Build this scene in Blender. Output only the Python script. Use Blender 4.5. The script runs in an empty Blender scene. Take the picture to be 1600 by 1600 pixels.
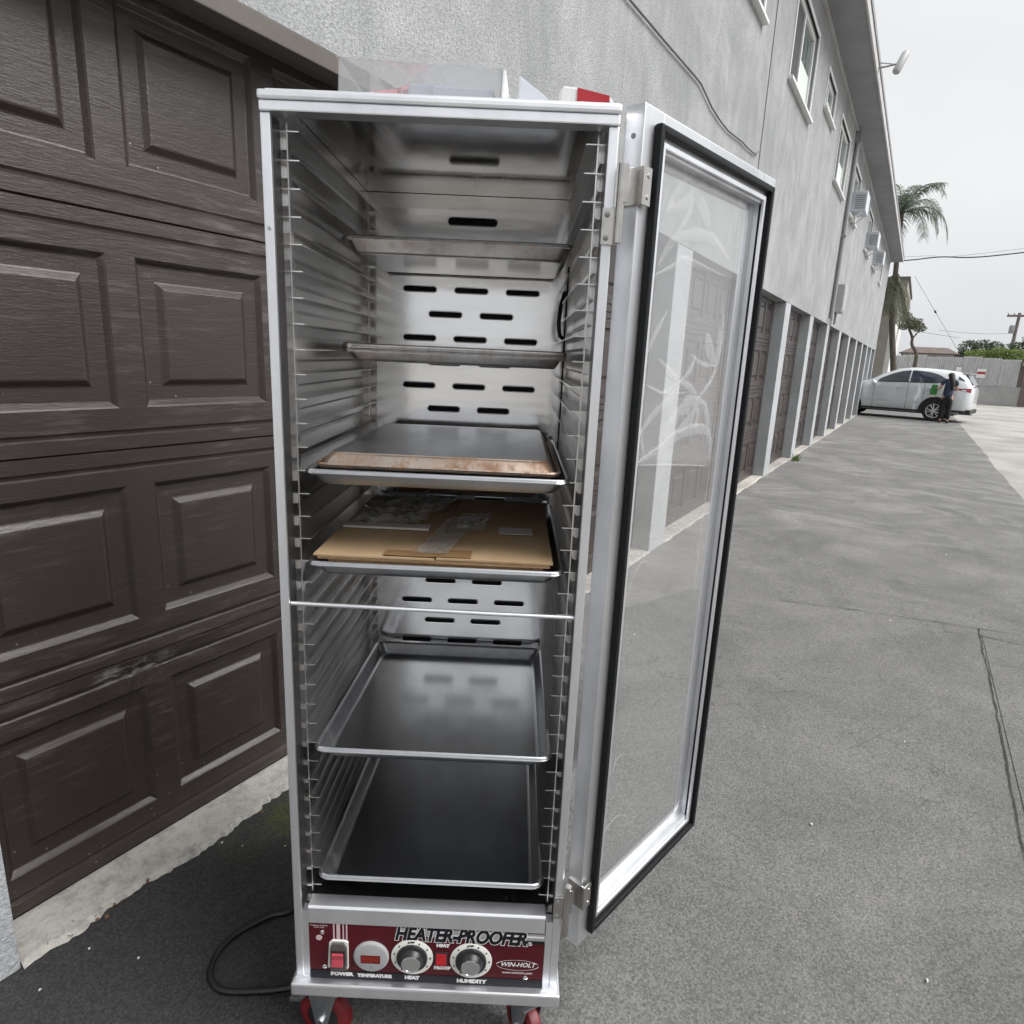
import bpy, bmesh, math, random
import numpy as np
from mathutils import Vector, Matrix, noise as mnoise
R = math.radians
random.seed(7)
scene = bpy.context.scene
col = scene.collection

# ------------------------------------------------------------------ camera, sky, sun, exposure
CAM = (0.12794, -0.99612, 1.38460)
YAW, PIT, ROLL = R(-0.2042), R(13.5352), R(2.5490)
cd = bpy.data.cameras.new('camera')
cd.sensor_width = 36.0
cd.lens = 36.0 * 1011.65 / 1600.0
cd.clip_start = 0.02
cd.clip_end = 2000.0
cam = bpy.data.objects.new('camera', cd)
col.objects.link(cam)
_f = Vector((math.sin(YAW) * math.cos(PIT), math.cos(YAW) * math.cos(PIT), -math.sin(PIT)))
_r = Vector((math.cos(YAW), -math.sin(YAW), 0))
_u = _r.cross(_f)
_cr, _sr = math.cos(ROLL), math.sin(ROLL)
_r2, _u2 = _cr * _r + _sr * _u, -_sr * _r + _cr * _u
cam.matrix_world = Matrix(((_r2.x, _u2.x, -_f.x, CAM[0]), (_r2.y, _u2.y, -_f.y, CAM[1]),
                           (_r2.z, _u2.z, -_f.z, CAM[2]), (0, 0, 0, 1)))
scene.camera = cam

SUN_AZ, SUN_EL = R(108), R(52)          # azimuth clockwise from +Y
SKY_STRENGTH = 0.085
SUN_STRENGTH = 3.2
EXPOSURE = 0.5
world = bpy.data.worlds.new('World')
scene.world = world
world.use_nodes = True
wn, wl = world.node_tree.nodes, world.node_tree.links
wn.clear()
w_out = wn.new('ShaderNodeOutputWorld')
w_bg = wn.new('ShaderNodeBackground')
w_sky = wn.new('ShaderNodeTexSky')
w_sky.sky_type = 'NISHITA'
w_sky.sun_disc = False
w_sky.sun_elevation = SUN_EL
w_sky.sun_rotation = SUN_AZ
w_sky.air_density = 1.0
w_sky.dust_density = 4.0
w_sky.ozone_density = 1.0
w_hs = wn.new('ShaderNodeHueSaturation')
w_hs.inputs['Saturation'].default_value = 0.12
w_mix = wn.new('ShaderNodeMix')
w_mix.data_type = 'RGBA'
w_mix.inputs['Factor'].default_value = 0.72
w_tc = wn.new('ShaderNodeTexCoord')
w_map = wn.new('ShaderNodeMapping')
w_map.inputs['Scale'].default_value = (1, 1, 2.2)
w_no = wn.new('ShaderNodeTexNoise')
w_no.inputs['Scale'].default_value = 1.6
w_no.inputs['Detail'].default_value = 4
w_rp = wn.new('ShaderNodeValToRGB')
w_rp.color_ramp.elements[0].position = 0.3
w_rp.color_ramp.elements[0].color = (6.9, 7.2, 7.55, 1)
w_rp.color_ramp.elements[1].position = 0.7
w_rp.color_ramp.elements[1].color = (8.8, 8.9, 8.95, 1)
wl.new(w_tc.outputs['Generated'], w_map.inputs['Vector'])
wl.new(w_map.outputs['Vector'], w_no.inputs['Vector'])
wl.new(w_no.outputs['Fac'], w_rp.inputs['Fac'])
wl.new(w_sky.outputs['Color'], w_hs.inputs['Color'])
wl.new(w_hs.outputs['Color'], w_mix.inputs['A'])
wl.new(w_rp.outputs['Color'], w_mix.inputs['B'])
wl.new(w_mix.outputs['Result'], w_bg.inputs['Color'])
w_bg.inputs['Strength'].default_value = SKY_STRENGTH
wl.new(w_bg.outputs['Background'], w_out.inputs['Surface'])

sd = bpy.data.lights.new('sun', 'SUN')
sd.energy = SUN_STRENGTH
sd.angle = R(45)
sd.color = (1.0, 0.985, 0.97)
sun = bpy.data.objects.new('sun', sd)
col.objects.link(sun)
_sd = Vector((math.sin(SUN_AZ) * math.cos(SUN_EL), math.cos(SUN_AZ) * math.cos(SUN_EL), math.sin(SUN_EL)))
sun.rotation_euler = _sd.to_track_quat('Z', 'Y').to_euler()
sun.location = _sd * 30

scene.view_settings.view_transform = 'Standard'
scene.view_settings.look = 'None'
scene.view_settings.exposure = EXPOSURE
scene.view_settings.gamma = 1.0
scene.view_settings.use_curve_mapping = False
scene.render.engine = 'CYCLES'
scene.cycles.use_denoising = True
scene.cycles.max_bounces = 8
scene.cycles.diffuse_bounces = 2
scene.cycles.use_adaptive_sampling = True
scene.cycles.adaptive_threshold = 0.03
scene.cycles.glossy_bounces = 6
scene.cycles.transparent_max_bounces = 10
scene.cycles.sample_clamp_indirect = 6.0

# ------------------------------------------------------------------ alley frame: s along the building, o out of its wall
B = R(30.8)
EV = Vector((math.sin(B), math.cos(B), 0))
NV = Vector((math.cos(B), -math.sin(B), 0))
PW = -0.885
RZ = math.pi / 2 - B


def bl(s, o, z=0.0):
    return EV * s + NV * (PW + o) + Vector((0, 0, z))


# ------------------------------------------------------------------ materials
def nodes_of(m):
    return m.node_tree.nodes, m.node_tree.links


def new_mat(name):
    m = bpy.data.materials.new(name)
    m.use_nodes = True
    n, l = nodes_of(m)
    return m, n, l, n['Principled BSDF']


def tex_noise(n, l, scale, detail=4, rough=0.55, stretch=(1, 1, 1), src='Object', dist=0.0):
    tc = n.new('ShaderNodeTexCoord')
    mp = n.new('ShaderNodeMapping')
    mp.inputs['Scale'].default_value = stretch
    t = n.new('ShaderNodeTexNoise')
    t.inputs['Scale'].default_value = scale
    t.inputs['Detail'].default_value = detail
    t.inputs['Roughness'].default_value = rough
    t.inputs['Distortion'].default_value = dist
    if src == 'World':
        g = n.new('ShaderNodeNewGeometry')
        l.new(g.outputs['Position'], mp.inputs['Vector'])
    else:
        l.new(tc.outputs[src], mp.inputs['Vector'])
    l.new(mp.outputs['Vector'], t.inputs['Vector'])
    return t


def ramp(n, l, fac, p0, p1, c0=(0, 0, 0, 1), c1=(1, 1, 1, 1)):
    r = n.new('ShaderNodeValToRGB')
    r.color_ramp.elements[0].position = p0
    r.color_ramp.elements[1].position = p1
    r.color_ramp.elements[0].color = c0
    r.color_ramp.elements[1].color = c1
    l.new(fac, r.inputs['Fac'])
    return r


def mixc(n, l, fac, a, b, mode='MIX'):
    m = n.new('ShaderNodeMix')
    m.data_type = 'RGBA'
    m.blend_type = mode
    for sock, val in (('Factor', fac), ('A', a), ('B', b)):
        if isinstance(val, (int, float)):
            m.inputs[sock].default_value = val
        elif isinstance(val, (tuple, list)):
            m.inputs[sock].default_value = (*val[:3], 1)
        else:
            l.new(val, m.inputs[sock])
    return m.outputs['Result']


def mathn(n, l, op, a, b=0.0, clamp=False):
    m = n.new('ShaderNodeMath')
    m.operation = op
    m.use_clamp = clamp
    for i, val in enumerate((a, b)):
        if isinstance(val, (int, float)):
            m.inputs[i].default_value = val
        else:
            l.new(val, m.inputs[i])
    return m.outputs[0]


def add_bump(n, l, bsdf, height, strength, dist=0.01, prev=None):
    b = n.new('ShaderNodeBump')
    b.inputs['Strength'].default_value = strength
    b.inputs['Distance'].default_value = dist
    l.new(height, b.inputs['Height'])
    if prev is not None:
        l.new(prev, b.inputs['Normal'])
    l.new(b.outputs['Normal'], bsdf.inputs['Normal'])
    return b.outputs['Normal']


def M(name, c, rough=0.5, metal=0.0, c2=None, scale=20, lo=0.4, hi=0.65, stretch=(1, 1, 1), bump=0.0, bscale=None,
      bdist=0.002, rvar=0.0, spec=0.5, src='Object', coat=0.0):
    m, n, l, b = new_mat(name)
    b.inputs['Base Color'].default_value = (*c, 1)
    b.inputs['Roughness'].default_value = rough
    b.inputs['Metallic'].default_value = metal
    b.inputs['Specular IOR Level'].default_value = spec
    b.inputs['Coat Weight'].default_value = coat
    if c2 is not None:
        t = tex_noise(n, l, scale, 5, 0.6, stretch, src)
        r = ramp(n, l, t.outputs['Fac'], lo, hi)
        l.new(mixc(n, l, r.outputs['Color'], c, c2), b.inputs['Base Color'])
        if rvar:
            l.new(mathn(n, l, 'ADD', mathn(n, l, 'MULTIPLY', t.outputs['Fac'], rvar), rough - rvar * 0.5), b.inputs['Roughness'])
    if bump:
        t2 = tex_noise(n, l, bscale or scale * 3, 4, 0.6, stretch, src)
        add_bump(n, l, b, t2.outputs['Fac'], bump, bdist)
    return m


MAT = {}
MAT['alu_frame'] = M('alu_frame', (0.94, 0.95, 0.98), 0.42, 1.0, (0.79, 0.80, 0.83), 9, 0.42, 0.68, (1, 1, 0.5), 0.05, 160, 0.001, 0.22)
MAT['alu_door'] = M('alu_door', (0.74, 0.75, 0.77), 0.46, 1.0, (0.60, 0.61, 0.63), 9, 0.42, 0.68, (1, 1, 0.5), 0.05, 160, 0.001, 0.15)
MAT['alu_inner'] = M('alu_inner', (0.82, 0.81, 0.80), 0.26, 1.0, (0.66, 0.63, 0.60), 5, 0.4, 0.72, (1, 0.5, 1.5), 0.12, 4, 0.008, 0.14)
MAT['alu_back'] = M('alu_back', (0.80, 0.80, 0.81), 0.15, 1.0, (0.72, 0.71, 0.70), 4, 0.4, 0.75, (0.5, 1, 2.0), 0.16, 2.6, 0.012, 0.06)
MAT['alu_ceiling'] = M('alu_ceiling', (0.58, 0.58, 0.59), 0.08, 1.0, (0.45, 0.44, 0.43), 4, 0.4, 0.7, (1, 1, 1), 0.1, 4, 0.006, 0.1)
MAT['slide'] = M('slide_alu', (0.80, 0.80, 0.80), 0.26, 1.0, (0.64, 0.62, 0.60), 8, 0.42, 0.7, (1, 0.4, 1))
MAT['post_dark'] = M('post_dark', (0.22, 0.21, 0.21), 0.4, 1.0)
MAT['steel'] = M('hinge_steel', (0.58, 0.56, 0.53), 0.24, 1.0, (0.45, 0.43, 0.41), 30, 0.4, 0.7)
MAT['chrome'] = M('chrome', (0.85, 0.85, 0.86), 0.14, 1.0)
MAT['zinc'] = M('zinc_plate', (0.52, 0.54, 0.57), 0.42, 1.0, (0.4, 0.41, 0.43), 25, 0.4, 0.7)
MAT['black_rubber'] = M('black_rubber', (0.007, 0.008, 0.009), 0.5, spec=0.25)
MAT['black_plastic'] = M('black_plastic', (0.018, 0.018, 0.02), 0.38)
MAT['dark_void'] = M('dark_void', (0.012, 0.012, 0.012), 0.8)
MAT['panel_red'] = M('panel_red', (0.080, 0.004, 0.009), 0.42, 0, (0.068, 0.004, 0.008), 8, 0.4, 0.6, spec=0.3)
MAT['panel_black'] = M('panel_black', (0.009, 0.010, 0.014), 0.45, spec=0.25)
MAT['panel_silver'] = M('panel_silver', (0.30, 0.30, 0.31), 0.4)
MAT['print_white'] = M('print_white', (0.74, 0.72, 0.72), 0.5)
MAT['print_pink'] = M('print_pink', (0.56, 0.42, 0.44), 0.5)
MAT['dial_white'] = M('dial_white', (0.72, 0.71, 0.67), 0.45)
MAT['switch_red'] = M('switch_red', (0.42, 0.012, 0.02), 0.3)
MAT['rocker_pink'] = M('rocker_pink', (0.40, 0.055, 0.075), 0.42)
MAT['bezel_grey'] = M('bezel_grey', (0.36, 0.36, 0.37), 0.35)
MAT['switch_grey'] = M('switch_grey', (0.085, 0.08, 0.078), 0.4)
MAT['lcd_red'] = M('lcd_red', (0.14, 0.008, 0.008), 0.25)
MAT['lcd_digit'] = M('lcd_digit', (0.42, 0.035, 0.02), 0.4)
MAT['wheel_red'] = M('wheel_red', (0.19, 0.010, 0.016), 0.45, 0, (0.11, 0.009, 0.012), 30, 0.4, 0.65)
MAT['cord'] = M('cord_black', (0.010, 0.010, 0.012), 0.3)
MAT['cardboard'] = M('cardboard', (0.44, 0.31, 0.18), 0.82, 0, (0.38, 0.26, 0.145), 9, 0.4, 0.65, (1, 1, 1), 0.15, 300, 0.0008)
MAT['cardboard_edge'] = M('cardboard_edge', (0.56, 0.37, 0.21), 0.85, 0, (0.38, 0.22, 0.1), 60, 0.4, 0.7, (1, 1, 8))
MAT['tape_brown'] = M('tape_brown', (0.27, 0.16, 0.075), 0.3)
MAT['paper_white'] = M('paper_white', (0.55, 0.52, 0.49), 0.6)
MAT['pink_plastic'] = M('pink_plastic', (0.60, 0.22, 0.25), 0.4)
MAT['lavender'] = M('lavender_film', (0.52, 0.53, 0.62), 0.35)
MAT['red_card'] = M('red_card', (0.40, 0.02, 0.03), 0.4)
MAT['white_card'] = M('white_card', (0.72, 0.71, 0.71), 0.45)
MAT['vinyl_white'] = M('vinyl_white', (0.74, 0.75, 0.74), 0.4)
MAT['curtain'] = M('curtain', (0.62, 0.68, 0.64), 0.8)
MAT['screen_dark'] = M('screen_dark', (0.05, 0.05, 0.055), 0.7)
MAT['window_glass'] = M('window_glass', (0.10, 0.13, 0.125), 0.06, 0, spec=0.9)
MAT['soffit'] = M('soffit', (0.27, 0.275, 0.29), 0.8, 0, (0.235, 0.24, 0.25), 3, bump=0.1, bscale=40)
MAT['fascia'] = M('fascia', (0.50, 0.49, 0.485), 0.6, 0, (0.42, 0.41, 0.4), 3)
MAT['header'] = M('header_brown', (0.10, 0.088, 0.076), 0.6, 0, (0.085, 0.074, 0.064), 5)
MAT['pipe_grey'] = M('pipe_grey', (0.26, 0.26, 0.27), 0.55)
MAT['box_grey'] = M('box_grey', (0.42, 0.43, 0.43), 0.5, 0, (0.36, 0.36, 0.36), 6)
MAT['cable_grey'] = M('cable_grey', (0.12, 0.12, 0.125), 0.6)
MAT['roofing'] = M('roofing', (0.16, 0.155, 0.15), 0.9, 0, (0.12, 0.12, 0.12), 4)
MAT['roof_brown'] = M('roof_brown', (0.15, 0.115, 0.105), 0.9, 0, (0.11, 0.085, 0.078), 3)
MAT['ac_white'] = M('ac_white', (0.55, 0.58, 0.62), 0.5)
MAT['car_paint'] = M('car_paint', (0.66, 0.69, 0.71), 0.22, 0.15, coat=0.8)
MAT['car_glass'] = M('car_glass', (0.035, 0.045, 0.06), 0.05, 0, spec=0.8)
MAT['car_black'] = M('car_black', (0.012, 0.012, 0.014), 0.5)
MAT['tyre'] = M('tyre', (0.018, 0.018, 0.019), 0.75)
MAT['rim'] = M('rim_silver', (0.68, 0.70, 0.72), 0.3, 0.7)
MAT['tail_red'] = M('tail_red', (0.22, 0.012, 0.018), 0.2, coat=0.5)
MAT['lens_clear'] = M('lens_clear', (0.6, 0.6, 0.6), 0.15)
MAT['skin'] = M('skin', (0.46, 0.27, 0.2), 0.55)
MAT['shirt'] = M('shirt_navy', (0.030, 0.045, 0.085), 0.85, 0, (0.022, 0.034, 0.065), 14)
MAT['trousers'] = M('trousers_black', (0.010, 0.011, 0.014), 0.85)
MAT['hair'] = M('hair_dark', (0.014, 0.011, 0.010), 0.6)
MAT['bag_green'] = M('bag_green', (0.035, 0.20, 0.05), 0.6)
MAT['fence_metal'] = M('fence_metal', (0.50, 0.51, 0.51), 0.6, 0.2, (0.40, 0.41, 0.415), 3, 0.35, 0.7, (4, 1, 0.6))
MAT['block'] = M('block_wall', (0.40, 0.40, 0.40), 0.9, 0, (0.33, 0.33, 0.33), 2, bump=0.2, bscale=30)
MAT['sign_white'] = M('sign_white', (0.75, 0.75, 0.74), 0.5)
MAT['sign_red'] = M('sign_red', (0.36, 0.03, 0.04), 0.5)
MAT['beige_wall'] = M('beige_wall', (0.30, 0.28, 0.25), 0.9, 0, (0.26, 0.24, 0.215), 2)
MAT['white_wall'] = M('white_wall', (0.64, 0.64, 0.62), 0.9, 0, (0.56, 0.56, 0.54), 2)
MAT['bark'] = M('bark', (0.11, 0.09, 0.075), 0.95, 0, (0.06, 0.05, 0.042), 12, stretch=(1, 1, 0.3), bump=0.5, bscale=20, bdist=0.02)
MAT['pole_wood'] = M('pole_wood', (0.16, 0.13, 0.125), 0.9)
MAT['wire'] = M('wire_black', (0.02, 0.02, 0.022), 0.7)
MAT['crack'] = M('crack_dark', (0.035, 0.034, 0.032), 0.95)
MAT['litter'] = M('litter_white', (0.62, 0.60, 0.56), 0.8)
MAT['leaf_brown'] = M('leaf_brown', (0.16, 0.085, 0.04), 0.9)


def leaf_mat(name, c, c2):
    m, n, l, b = new_mat(name)
    t = tex_noise(n, l, 1.6, 3, 0.6)
    g = n.new('ShaderNodeNewGeometry')
    f = mathn(n, l, 'ADD', mathn(n, l, 'MULTIPLY', t.outputs['Fac'], 0.6), mathn(n, l, 'MULTIPLY', g.outputs['Random Per Island'], 0.5))
    r = ramp(n, l, f, 0.3, 0.8)
    l.new(mixc(n, l, r.outputs['Color'], c, c2), b.inputs['Base Color'])
    b.inputs['Roughness'].default_value = 0.6
    b.inputs['Subsurface Weight'].default_value = 0.0
    tr = n.new('ShaderNodeBsdfTranslucent')
    tr.inputs['Color'].default_value = (*c2, 1)
    mx = n.new('ShaderNodeMixShader')
    mx.inputs[0].default_value = 0.3
    out = n['Material Output']
    l.new(b.outputs[0], mx.inputs[1])
    l.new(tr.outputs[0], mx.inputs[2])
    l.new(mx.outputs[0], out.inputs['Surface'])
    return m


MAT['palm'] = leaf_mat('palm_leaf', (0.055, 0.075, 0.05), (0.10, 0.13, 0.085))
MAT['leaf_dark'] = leaf_mat('leaf_dark', (0.035, 0.055, 0.03), (0.08, 0.11, 0.06))
MAT['leaf_olive'] = leaf_mat('leaf_olive', (0.07, 0.075, 0.04), (0.13, 0.14, 0.085))
MAT['leaf_bright'] = leaf_mat('leaf_bright', (0.09, 0.14, 0.03), (0.20, 0.27, 0.07))
MAT['grass'] = leaf_mat('grass_blade', (0.06, 0.10, 0.025), (0.13, 0.18, 0.06))


def mat_stucco(name, base, dark, streak=0.6):
    m, n, l, b = new_mat(name)
    st = tex_noise(n, l, 2.6, 6, 0.8, (1.0, 1.0, 0.34), dist=1.2)
    bl_ = tex_noise(n, l, 1.6, 6, 0.7, dist=0.6)
    fine = tex_noise(n, l, 100, 2, 0.8)
    c1 = mixc(n, l, ramp(n, l, st.outputs['Fac'], 0.36, 0.66).outputs['Color'], base, dark)
    c1 = mixc(n, l, 1.0 - streak, c1, base)
    c2 = mixc(n, l, mathn(n, l, 'MULTIPLY', ramp(n, l, bl_.outputs['Fac'], 0.42, 0.62).outputs['Color'], 0.5), c1, tuple(x * 0.8 for x in dark))
    c3 = mixc(n, l, mathn(n, l, 'MULTIPLY', ramp(n, l, fine.outputs['Fac'], 0.44, 0.60).outputs['Color'], 0.55), c2, tuple(x * 0.6 for x in dark))
    l.new(c3, b.inputs['Base Color'])
    b.inputs['Roughness'].default_value = 0.92
    b.inputs['Specular IOR Level'].default_value = 0.25
    b2 = tex_noise(n, l, 150, 2, 0.7)
    add_bump(n, l, b, b2.outputs['Fac'], 0.6, 0.009)
    return m


MAT['stucco'] = mat_stucco('stucco_grey', (0.47, 0.478, 0.478), (0.29, 0.298, 0.302), 0.8)
MAT['stucco_light'] = mat_stucco('stucco_pillar', (0.54, 0.555, 0.57), (0.43, 0.445, 0.46), 0.4)


def mat_garage():
    m, n, l, b = new_mat('garage_paint')
    base, fade = (0.036, 0.0262, 0.0237), (0.120, 0.103, 0.097)
    g1 = tex_noise(n, l, 7, 6, 0.7, (1.0, 1, 9.0), dist=0.3)
    g0 = tex_noise(n, l, 1.6, 3, 0.5)
    f = mathn(n, l, 'MULTIPLY', ramp(n, l, g1.outputs['Fac'], 0.50, 0.68).outputs['Color'], ramp(n, l, g0.outputs['Fac'], 0.42, 0.62).outputs['Color'])
    c1 = mixc(n, l, f, base, fade)
    # dried splash spots low on the door
    vo = n.new('ShaderNodeTexVoronoi')
    vo.inputs['Scale'].default_value = 46
    tc = n.new('ShaderNodeTexCoord')
    l.new(tc.outputs['Object'], vo.inputs['Vector'])
    sp = ramp(n, l, vo.outputs['Distance'], 0.07, 0.11, (1, 1, 1, 1), (0, 0, 0, 1))
    sep = n.new('ShaderNodeSeparateXYZ')
    l.new(tc.outputs['Object'], sep.inputs[0])
    low = ramp(n, l, sep.outputs['Z'], 0.10, 0.42, (1, 1, 1, 1), (0, 0, 0, 1))
    rnd = ramp(n, l, vo.outputs['Color'], 0.62, 0.66)
    spf = mathn(n, l, 'MULTIPLY', mathn(n, l, 'MULTIPLY', sp.outputs['Color'], low.outputs['Color']), rnd.outputs['Color'])
    c2 = mixc(n, l, mathn(n, l, 'MULTIPLY', spf, 0.7), c1, (0.35, 0.34, 0.32))
    # scuffs along the bent joint, with the dent's highlight painted in
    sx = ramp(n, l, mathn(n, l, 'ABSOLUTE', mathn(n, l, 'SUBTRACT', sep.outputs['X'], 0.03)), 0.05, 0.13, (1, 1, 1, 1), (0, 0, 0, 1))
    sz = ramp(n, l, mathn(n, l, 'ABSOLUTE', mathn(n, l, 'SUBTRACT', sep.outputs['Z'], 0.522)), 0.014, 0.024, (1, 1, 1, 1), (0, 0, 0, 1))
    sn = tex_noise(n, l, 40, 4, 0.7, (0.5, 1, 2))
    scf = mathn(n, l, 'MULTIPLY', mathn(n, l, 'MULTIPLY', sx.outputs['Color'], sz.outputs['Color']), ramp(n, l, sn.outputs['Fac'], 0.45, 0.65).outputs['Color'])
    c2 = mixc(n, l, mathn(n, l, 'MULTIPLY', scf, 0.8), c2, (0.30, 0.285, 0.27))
    l.new(c2, b.inputs['Base Color'])
    l.new(mathn(n, l, 'ADD', 0.20, mathn(n, l, 'MULTIPLY', g0.outputs['Fac'], 0.22)), b.inputs['Roughness'])
    b.inputs['Specular IOR Level'].default_value = 0.55
    grain = tex_noise(n, l, 30, 4, 0.75, (0.9, 1, 7.0), dist=0.5)
    add_bump(n, l, b, grain.outputs['Fac'], 0.36, 0.0035)
    return m


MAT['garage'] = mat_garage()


def mat_asphalt():
    m, n, l, b = new_mat('asphalt')
    tc = n.new('ShaderNodeTexCoord')
    sep = n.new('ShaderNodeSeparateXYZ')
    l.new(tc.outputs['Object'], sep.inputs[0])
    fine = tex_noise(n, l, 190, 3, 0.85)
    mid = tex_noise(n, l, 1.5, 5, 0.65, dist=0.8)
    cloud = tex_noise(n, l, 0.7, 2, 0.6)
    dust = tex_noise(n, l, 1.1, 6, 0.7, (1.0, 0.62, 1), dist=1.4)
    c1 = mixc(n, l, ramp(n, l, mid.outputs['Fac'], 0.34, 0.66).outputs['Color'], (0.135, 0.134, 0.131), (0.195, 0.193, 0.189))
    # pale worn dust, more of it down the alley
    far = ramp(n, l, mathn(n, l, 'MULTIPLY', sep.outputs['X'], 0.1), 0.12, 0.7)
    df = mathn(n, l, 'MULTIPLY', ramp(n, l, dust.outputs['Fac'], 0.48, 0.64).outputs['Color'], far.outputs['Color'])
    c2 = mixc(n, l, mathn(n, l, 'MULTIPLY', df, 0.55), c1, (0.31, 0.305, 0.295))
    # darker strip beside the near garage
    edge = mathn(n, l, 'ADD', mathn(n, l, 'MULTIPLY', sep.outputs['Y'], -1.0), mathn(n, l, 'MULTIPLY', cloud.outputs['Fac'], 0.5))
    wall_side = ramp(n, l, edge, 0.95, 1.45, (1, 1, 1, 1), (0, 0, 0, 1))
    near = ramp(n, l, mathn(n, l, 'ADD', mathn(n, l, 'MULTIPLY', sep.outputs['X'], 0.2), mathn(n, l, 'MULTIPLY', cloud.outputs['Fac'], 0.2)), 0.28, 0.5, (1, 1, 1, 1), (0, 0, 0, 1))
    sf = mathn(n, l, 'MULTIPLY', mathn(n, l, 'MULTIPLY', wall_side.outputs['Color'], near.outputs['Color']), 0.88)
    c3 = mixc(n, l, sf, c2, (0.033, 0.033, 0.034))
    # moss by the garage threshold
    mo = tex_noise(n, l, 9, 5, 0.7)
    bx = ramp(n, l, mathn(n, l, 'ABSOLUTE', mathn(n, l, 'SUBTRACT', sep.outputs['X'], 0.36)), 0.06, 0.30, (1, 1, 1, 1), (0, 0, 0, 1))
    by = ramp(n, l, mathn(n, l, 'ABSOLUTE', mathn(n, l, 'ADD', sep.outputs['Y'], 0.09)), 0.03, 0.11, (1, 1, 1, 1), (0, 0, 0, 1))
    mf = mathn(n, l, 'MULTIPLY', mathn(n, l, 'MULTIPLY', bx.outputs['Color'], by.outputs['Color']), ramp(n, l, mo.outputs['Fac'], 0.42, 0.62).outputs['Color'])
    c4 = mixc(n, l, mathn(n, l, 'MULTIPLY', mf, 0.75), c3, (0.075, 0.085, 0.025))
    agg = mixc(n, l, ramp(n, l, fine.outputs['Fac'], 0.38, 0.64).outputs['Color'], (0.72, 0.72, 0.72), (1.26, 1.26, 1.25))
    c5 = mixc(n, l, 1.0, c4, agg, 'MULTIPLY')
    vs_ = n.new('ShaderNodeTexVoronoi')
    vs_.inputs['Scale'].default_value = 200
    l.new(tc.outputs['Object'], vs_.inputs['Vector'])
    bwn = n.new('ShaderNodeSeparateColor')
    l.new(vs_.outputs['Color'], bwn.inputs[0])
    stone = ramp(n, l, bwn.outputs[0], 0.1, 0.95, (0.73, 0.73, 0.73, 1), (1.24, 1.24, 1.23, 1))
    c5 = mixc(n, l, 1.0, c5, stone.outputs['Color'], 'MULTIPLY')
    # hairline alligator cracks
    vo = n.new('ShaderNodeTexVoronoi')
    vo.feature = 'DISTANCE_TO_EDGE'
    vo.inputs['Scale'].default_value = 5.5
    wob = tex_noise(n, l, 6, 2, 0.6)
    vm = n.new('ShaderNodeVectorMath')
    vm.operation = 'ADD'
    sc = n.new('ShaderNodeVectorMath')
    sc.operation = 'SCALE'
    sc.inputs['Scale'].default_value = 0.25
    l.new(wob.outputs['Color'], sc.inputs[0])
    l.new(tc.outputs['Object'], vm.inputs[0])
    l.new(sc.outputs[0], vm.inputs[1])
    l.new(vm.outputs[0], vo.inputs['Vector'])
    ck = ramp(n, l, vo.outputs['Distance'], 0.004, 0.018, (1, 1, 1, 1), (0, 0, 0, 1))
    cz = ramp(n, l, cloud.outputs['Fac'], 0.52, 0.6)
    cf = mathn(n, l, 'MULTIPLY', mathn(n, l, 'MULTIPLY', ck.outputs['Color'], cz.outputs['Color']), 0.45)
    c6 = mixc(n, l, cf, c5, (0.04, 0.039, 0.037))
    l.new(c6, b.inputs['Base Color'])
    b.inputs['Roughness'].default_value = 0.9
    b.inputs['Specular IOR Level'].default_value = 0.3
    p = add_bump(n, l, b, fine.outputs['Fac'], 0.8, 0.006)
    return m


MAT['asphalt'] = mat_asphalt()


def mat_concrete(name, a, c, d):
    m, n, l, b = new_mat(name)
    big = tex_noise(n, l, 0.6, 6, 0.62, dist=0.4)
    mid = tex_noise(n, l, 22, 5, 0.8)
    c1 = mixc(n, l, ramp(n, l, big.outputs['Fac'], 0.38, 0.64).outputs['Color'], a, c)
    c2 = mixc(n, l, mathn(n, l, 'MULTIPLY', ramp(n, l, mid.outputs['Fac'], 0.45, 0.7).outputs['Color'], 0.6), c1, d)
    l.new(c2, b.inputs['Base Color'])
    b.inputs['Roughness'].default_value = 0.92
    f = tex_noise(n, l, 60, 4, 0.7)
    add_bump(n, l, b, f.outputs['Fac'], 0.6, 0.008)
    return m


MAT['concrete'] = mat_concrete('concrete_lot', (0.40, 0.385, 0.36), (0.25, 0.24, 0.222), (0.20, 0.19, 0.17))
MAT['apron'] = mat_concrete('concrete_apron', (0.50, 0.48, 0.44), (0.30, 0.285, 0.26), (0.10, 0.09, 0.078))


def mat_pan(name, base, dark, stain, samt, rough):
    m, n, l, b = new_mat(name)
    t = tex_noise(n, l, 7, 5, 0.6, (1, 0.5, 1))
    c1 = mixc(n, l, ramp(n, l, t.outputs['Fac'], 0.38, 0.68).outputs['Color'], base, dark)
    s = tex_noise(n, l, 26, 6, 0.7, (1, 1, 0.6))
    sm = mathn(n, l, 'MULTIPLY', ramp(n, l, s.outputs['Fac'], 0.48, 0.62).outputs['Color'], samt)
    c2 = mixc(n, l, sm, c1, stain)
    l.new(c2, b.inputs['Base Color'])
    b.inputs['Metallic'].default_value = 1.0
    l.new(mathn(n, l, 'SUBTRACT', 1.0, mathn(n, l, 'MULTIPLY', sm, 0.9)), b.inputs['Metallic'])
    l.new(mathn(n, l, 'ADD', rough - 0.06, mathn(n, l, 'MULTIPLY', t.outputs['Fac'], 0.14)), b.inputs['Roughness'])
    bp = tex_noise(n, l, 4, 3, 0.5)
    add_bump(n, l, b, bp.outputs['Fac'], 0.12, 0.01)
    return m


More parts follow.
